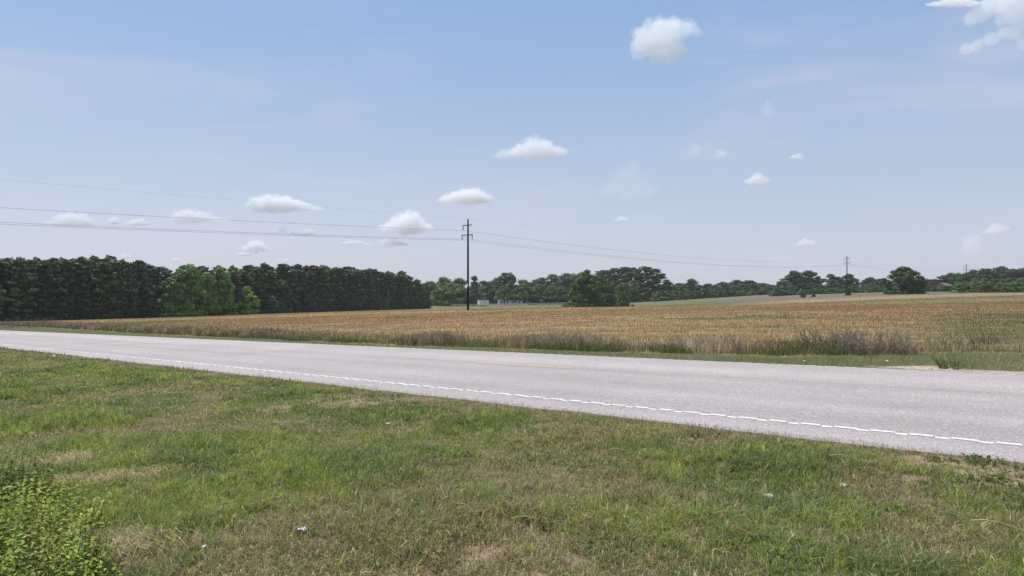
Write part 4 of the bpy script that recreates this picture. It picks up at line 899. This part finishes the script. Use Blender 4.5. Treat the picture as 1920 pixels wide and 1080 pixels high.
# ------------------------------------------------------------------ clouds: bodies of scattering vapour far beyond the land
def cloud_mat(name, dens, Hh, blobs, amp):
    """density: soft union of the puffs the body is made of, eaten into by fractal noise"""
    m, n, l = mat(name); o = n('ShaderNodeOutputMaterial'); v = n('ShaderNodeVolumePrincipled'); t = n('ShaderNodeTexCoord')
    def noise(sc_, det, off):
        mp = n('ShaderNodeMapping'); mp.inputs['Location'].default_value = (off, off * .7, 0); l(t.outputs['Object'], mp.inputs[0])
        a = n('ShaderNodeTexNoise'); a.inputs['Scale'].default_value = sc_ / Hh; a.inputs['Detail'].default_value = det; a.inputs['Roughness'].default_value = .62; l(mp.outputs[0], a.inputs[0]); return a.outputs[0]
    def ma(op, a, b):
        q = n('ShaderNodeMath'); q.operation = op
        for i, x in enumerate((a, b)):
            if isinstance(x, (int, float)): q.inputs[i].default_value = x
            else: l(x, q.inputs[i])
        return q.outputs[0]
    cur = None
    for (c, r) in blobs:
        q = n('ShaderNodeVectorMath'); q.operation = 'SUBTRACT'; l(t.outputs['Object'], q.inputs[0]); q.inputs[1].default_value = c
        w = n('ShaderNodeVectorMath'); w.operation = 'DIVIDE'; l(q.outputs[0], w.inputs[0]); w.inputs[1].default_value = r
        e = n('ShaderNodeVectorMath'); e.operation = 'LENGTH'; l(w.outputs[0], e.inputs[0])
        if cur is None: cur = e.outputs['Value']
        else:
            k = n('ShaderNodeMath'); k.operation = 'SMOOTH_MIN'; k.inputs[2].default_value = .25; l(cur, k.inputs[0]); l(e.outputs['Value'], k.inputs[1]); cur = k.outputs[0]
    f = ma('SUBTRACT', .78, cur)
    f = ma('ADD', f, ma('MULTIPLY', ma('SUBTRACT', noise(4.2, 6, CLN[0]), .5), amp))
    r = n('ShaderNodeMapRange'); r.interpolation_type = 'SMOOTHSTEP'; r.inputs[1].default_value = 0; r.inputs[2].default_value = .30; r.inputs[4].default_value = dens; l(f, r.inputs[0])
    v.inputs['Color'].default_value = (1, 1, 1, 1); v.inputs['Anisotropy'].default_value = .0; l(r.outputs[0], v.inputs['Density']); l(v.outputs[0], o.inputs['Volume'])
    return m
CLN = [0]
import bmesh
from mathutils import Matrix
def cloud(u, v, w, h, label, blobs=None, dens=.03, amp=1.5, D=3200, seed=0, name='cloud'):
    """u,v centre and w,h size in photo pixels -> a heap of puffs at distance D"""
    CLN[0] += 137.
    g = random.Random(seed); k = D / 1280.; W, Hh = w * k, h * k; C0 = np.array((px(u, D), D, CAMZ + (540 - v) * k))
    if blobs is None:
        blobs = []; n = int(min(7, max(3, round(w / h * 1.7)))); pk = g.uniform(-.3, .2)
        for i in range(n):
            t = (i + .5) / n * 2 - 1; prof = max(.35, 1 - abs(t - pk) ** 1.7 * .75) * g.uniform(.7, 1.0); R_ = .62 / n + .10
            blobs.append((t * (.5 - R_ * .7), -.5 + .42 * prof + .05, R_, prof * .52))
        blobs.append((pk * .5, -.22, .34, .36))
    bl = []
    bm = bmesh.new()
    for q in blobs:
        bx, bz, br = q[:3]; rx = br * W * 1.12; rz_b = (q[3] * Hh if len(q) > 3 else br * Hh) * 1.25; ry = min(rx, Hh * .6)
        c = (bx * W, g.uniform(-.12, .12) * Hh, bz * Hh); bl.append((c, (rx, ry, rz_b)))
        M_ = Matrix.Translation(c) @ Matrix.Diagonal((rx, ry, rz_b, 1)); bmesh.ops.create_icosphere(bm, subdivisions=3, radius=1, matrix=M_)
    me = bpy.data.meshes.new(name); bm.to_mesh(me); bm.free()
    o = link(name, me, cloud_mat('vapour', dens * 100 / Hh, Hh, bl, amp)); o.location = C0
    md = o.modifiers.new('merge', 'REMESH'); md.mode = 'VOXEL'; md.voxel_size = max(1.5, Hh / 40)
    tag(o, label, 'cloud', 'small white clouds in the sky'); return o
CL = [
 (1248, 76, 118, 82, 'big bright white cloud with a notch in its right side, high right of centre', [(-.30, .10, .26), (-.12, .22, .30), (.10, .26, .28), (.30, .26, .22), (.42, .20, .14), (-.38, -.10, .20), (-.22, -.12, .30), (.0, -.05, .32), (.10, -.22, .24), (.22, -.18, .16), (-.36, -.26, .16), (-.10, -.34, .16), (.05, -.40, .12), (.0, .1, .34)], .05, .36),
 (1010, 271, 104, 44, 'white cloud right of and above the tall utility pole', None, .035, .40), (948, 284, 46, 22, 'faint wisp of cloud touching the left of the cloud above the tall pole', None, .008, .46),
 (535, 375, 128, 38, 'long bright white cloud left of centre, largest over the left wood', None, .05, .38),
 (873, 363, 96, 32, 'bright flat-based cloud straight above the tall utility pole', None, .05, .38),
 (762, 412, 98, 46, 'peaked white cloud just left of the tall utility pole', None, .05, .38),
 (374, 402, 98, 28, 'low white cloud between the long bright one and the left edge', None, .03, .42),
 (132, 406, 88, 32, 'soft white cloud near the left edge above the wood', None, .028, .42),
 (255, 414, 44, 16, 'small white cloud above the left wood, right of the soft one', None, .025, .42), (214, 412, 24, 14, 'tiny faint puff between the two small clouds at the left', None, .018, .44),
 (480, 458, 52, 24, 'pale cloud low over the middle of the left wood', None, .018, .42), (458, 475, 30, 9, 'thin smear of cloud just under the pale low one', None, .012, .44),
 (572, 433, 46, 17, 'pale cloud under the right end of the long bright cloud', None, .015, .42), (531, 430, 18, 13, 'tiny puff left of the pale cloud under the long bright one', None, .012, .44),
 (739, 451, 50, 18, 'small white cloud right below the peaked one', None, .028, .42), (669, 454, 58, 9, 'thin flat cloud left of the small one below the peaked cloud', None, .013, .42),
 (1420, 334, 44, 22, 'small faint cloud alone in the sky right of centre', None, .014, .42), (1510, 453, 38, 14, 'small faint cloud low above the second utility pole, left of it', None, .012, .42),
 (1166, 409, 27, 11, 'tiny cloud low in the sky between the poles', None, .012, .42), (1495, 291, 28, 12, 'tiny faint cloud above the small lone cloud at the right', None, .008, .42),
 (1870, 48, 104, 90, 'large ragged cloud in the top right corner', [(-.38, .12, .14), (-.30, .20, .18), (-.15, .30, .22), (.0, .36, .22), (.2, .40, .24), (.4, .40, .22), (.05, .14, .18), (.3, .2, .22), (.42, .0, .2), (-.40, -.36, .12), (-.25, -.30, .13), (-.08, -.24, .14), (.1, -.14, .15), (.28, -.12, .16), (.4, -.3, .14), (.45, -.42, .10)], .040, .43),
 (1786, 2, 92, 16, 'strip of cloud cut by the top edge near the right corner', None, .02, .42),
 (1824, 454, 46, 44, 'soft pinkish cloud low at the right above the thicket', None, .009, .42), (1868, 424, 46, 26, 'faint cloud above the soft one at the right edge', None, .008, .43),
 (1302, 274, 22, 32, 'upright faint wisp right of centre', None, .006, .42), (1350, 286, 26, 16, 'faint wisp right of the upright one', None, .006, .42), (1440, 200, 24, 30, 'faint ragged wisp high at the right', None, .006, .43),
 (1180, 335, 110, 66, 'broad very faint veil of cloud right of the tall pole', None, .003, .40),
 (236, 479, 22, 9, 'tiny low cloud just over the treetops of the left wood', None, .014, .42), (333, 486, 18, 8, 'tiny low cloud over the dip in the left wood', None, .014, .42), (533, 487, 16, 8, 'tiny low cloud over the treetops left of centre', None, .012, .42),
]
for i, (u, v, w, h, lab, bl, de, th) in enumerate(CL): cloud(u, v, w * (1.08 if i == 0 else 1.22), h * (1.08 if i == 0 else 1.22), lab, bl, de * (.5 if i == 0 else .68 if de > .02 else 1.2), 1.3 if de > .03 else 1.7, seed=900 + i)

# ------------------------------------------------------------------ humid air over the land (sky and clouds stay outside)
def haze():
    m, n, l = mat('humid_air'); o = n('ShaderNodeOutputMaterial'); v = n('ShaderNodeVolumePrincipled'); v.inputs['Color'].default_value = (.90, .94, 1, 1); v.inputs['Density'].default_value = .00012
    l(v.outputs[0], o.inputs['Volume']); x0, x1, y0, y1, z0, z1 = -900, 900, -500, 900, -26, 30
    o_ = MB().box(((x0 + x1) / 2, (y0 + y1) / 2, (z0 + z1) / 2), (x1 - x0, y1 - y0, z1 - z0)).build('haze', m); tag(o_, 'pale humid air lying over the fields', 'haze', kind='stuff')
haze()
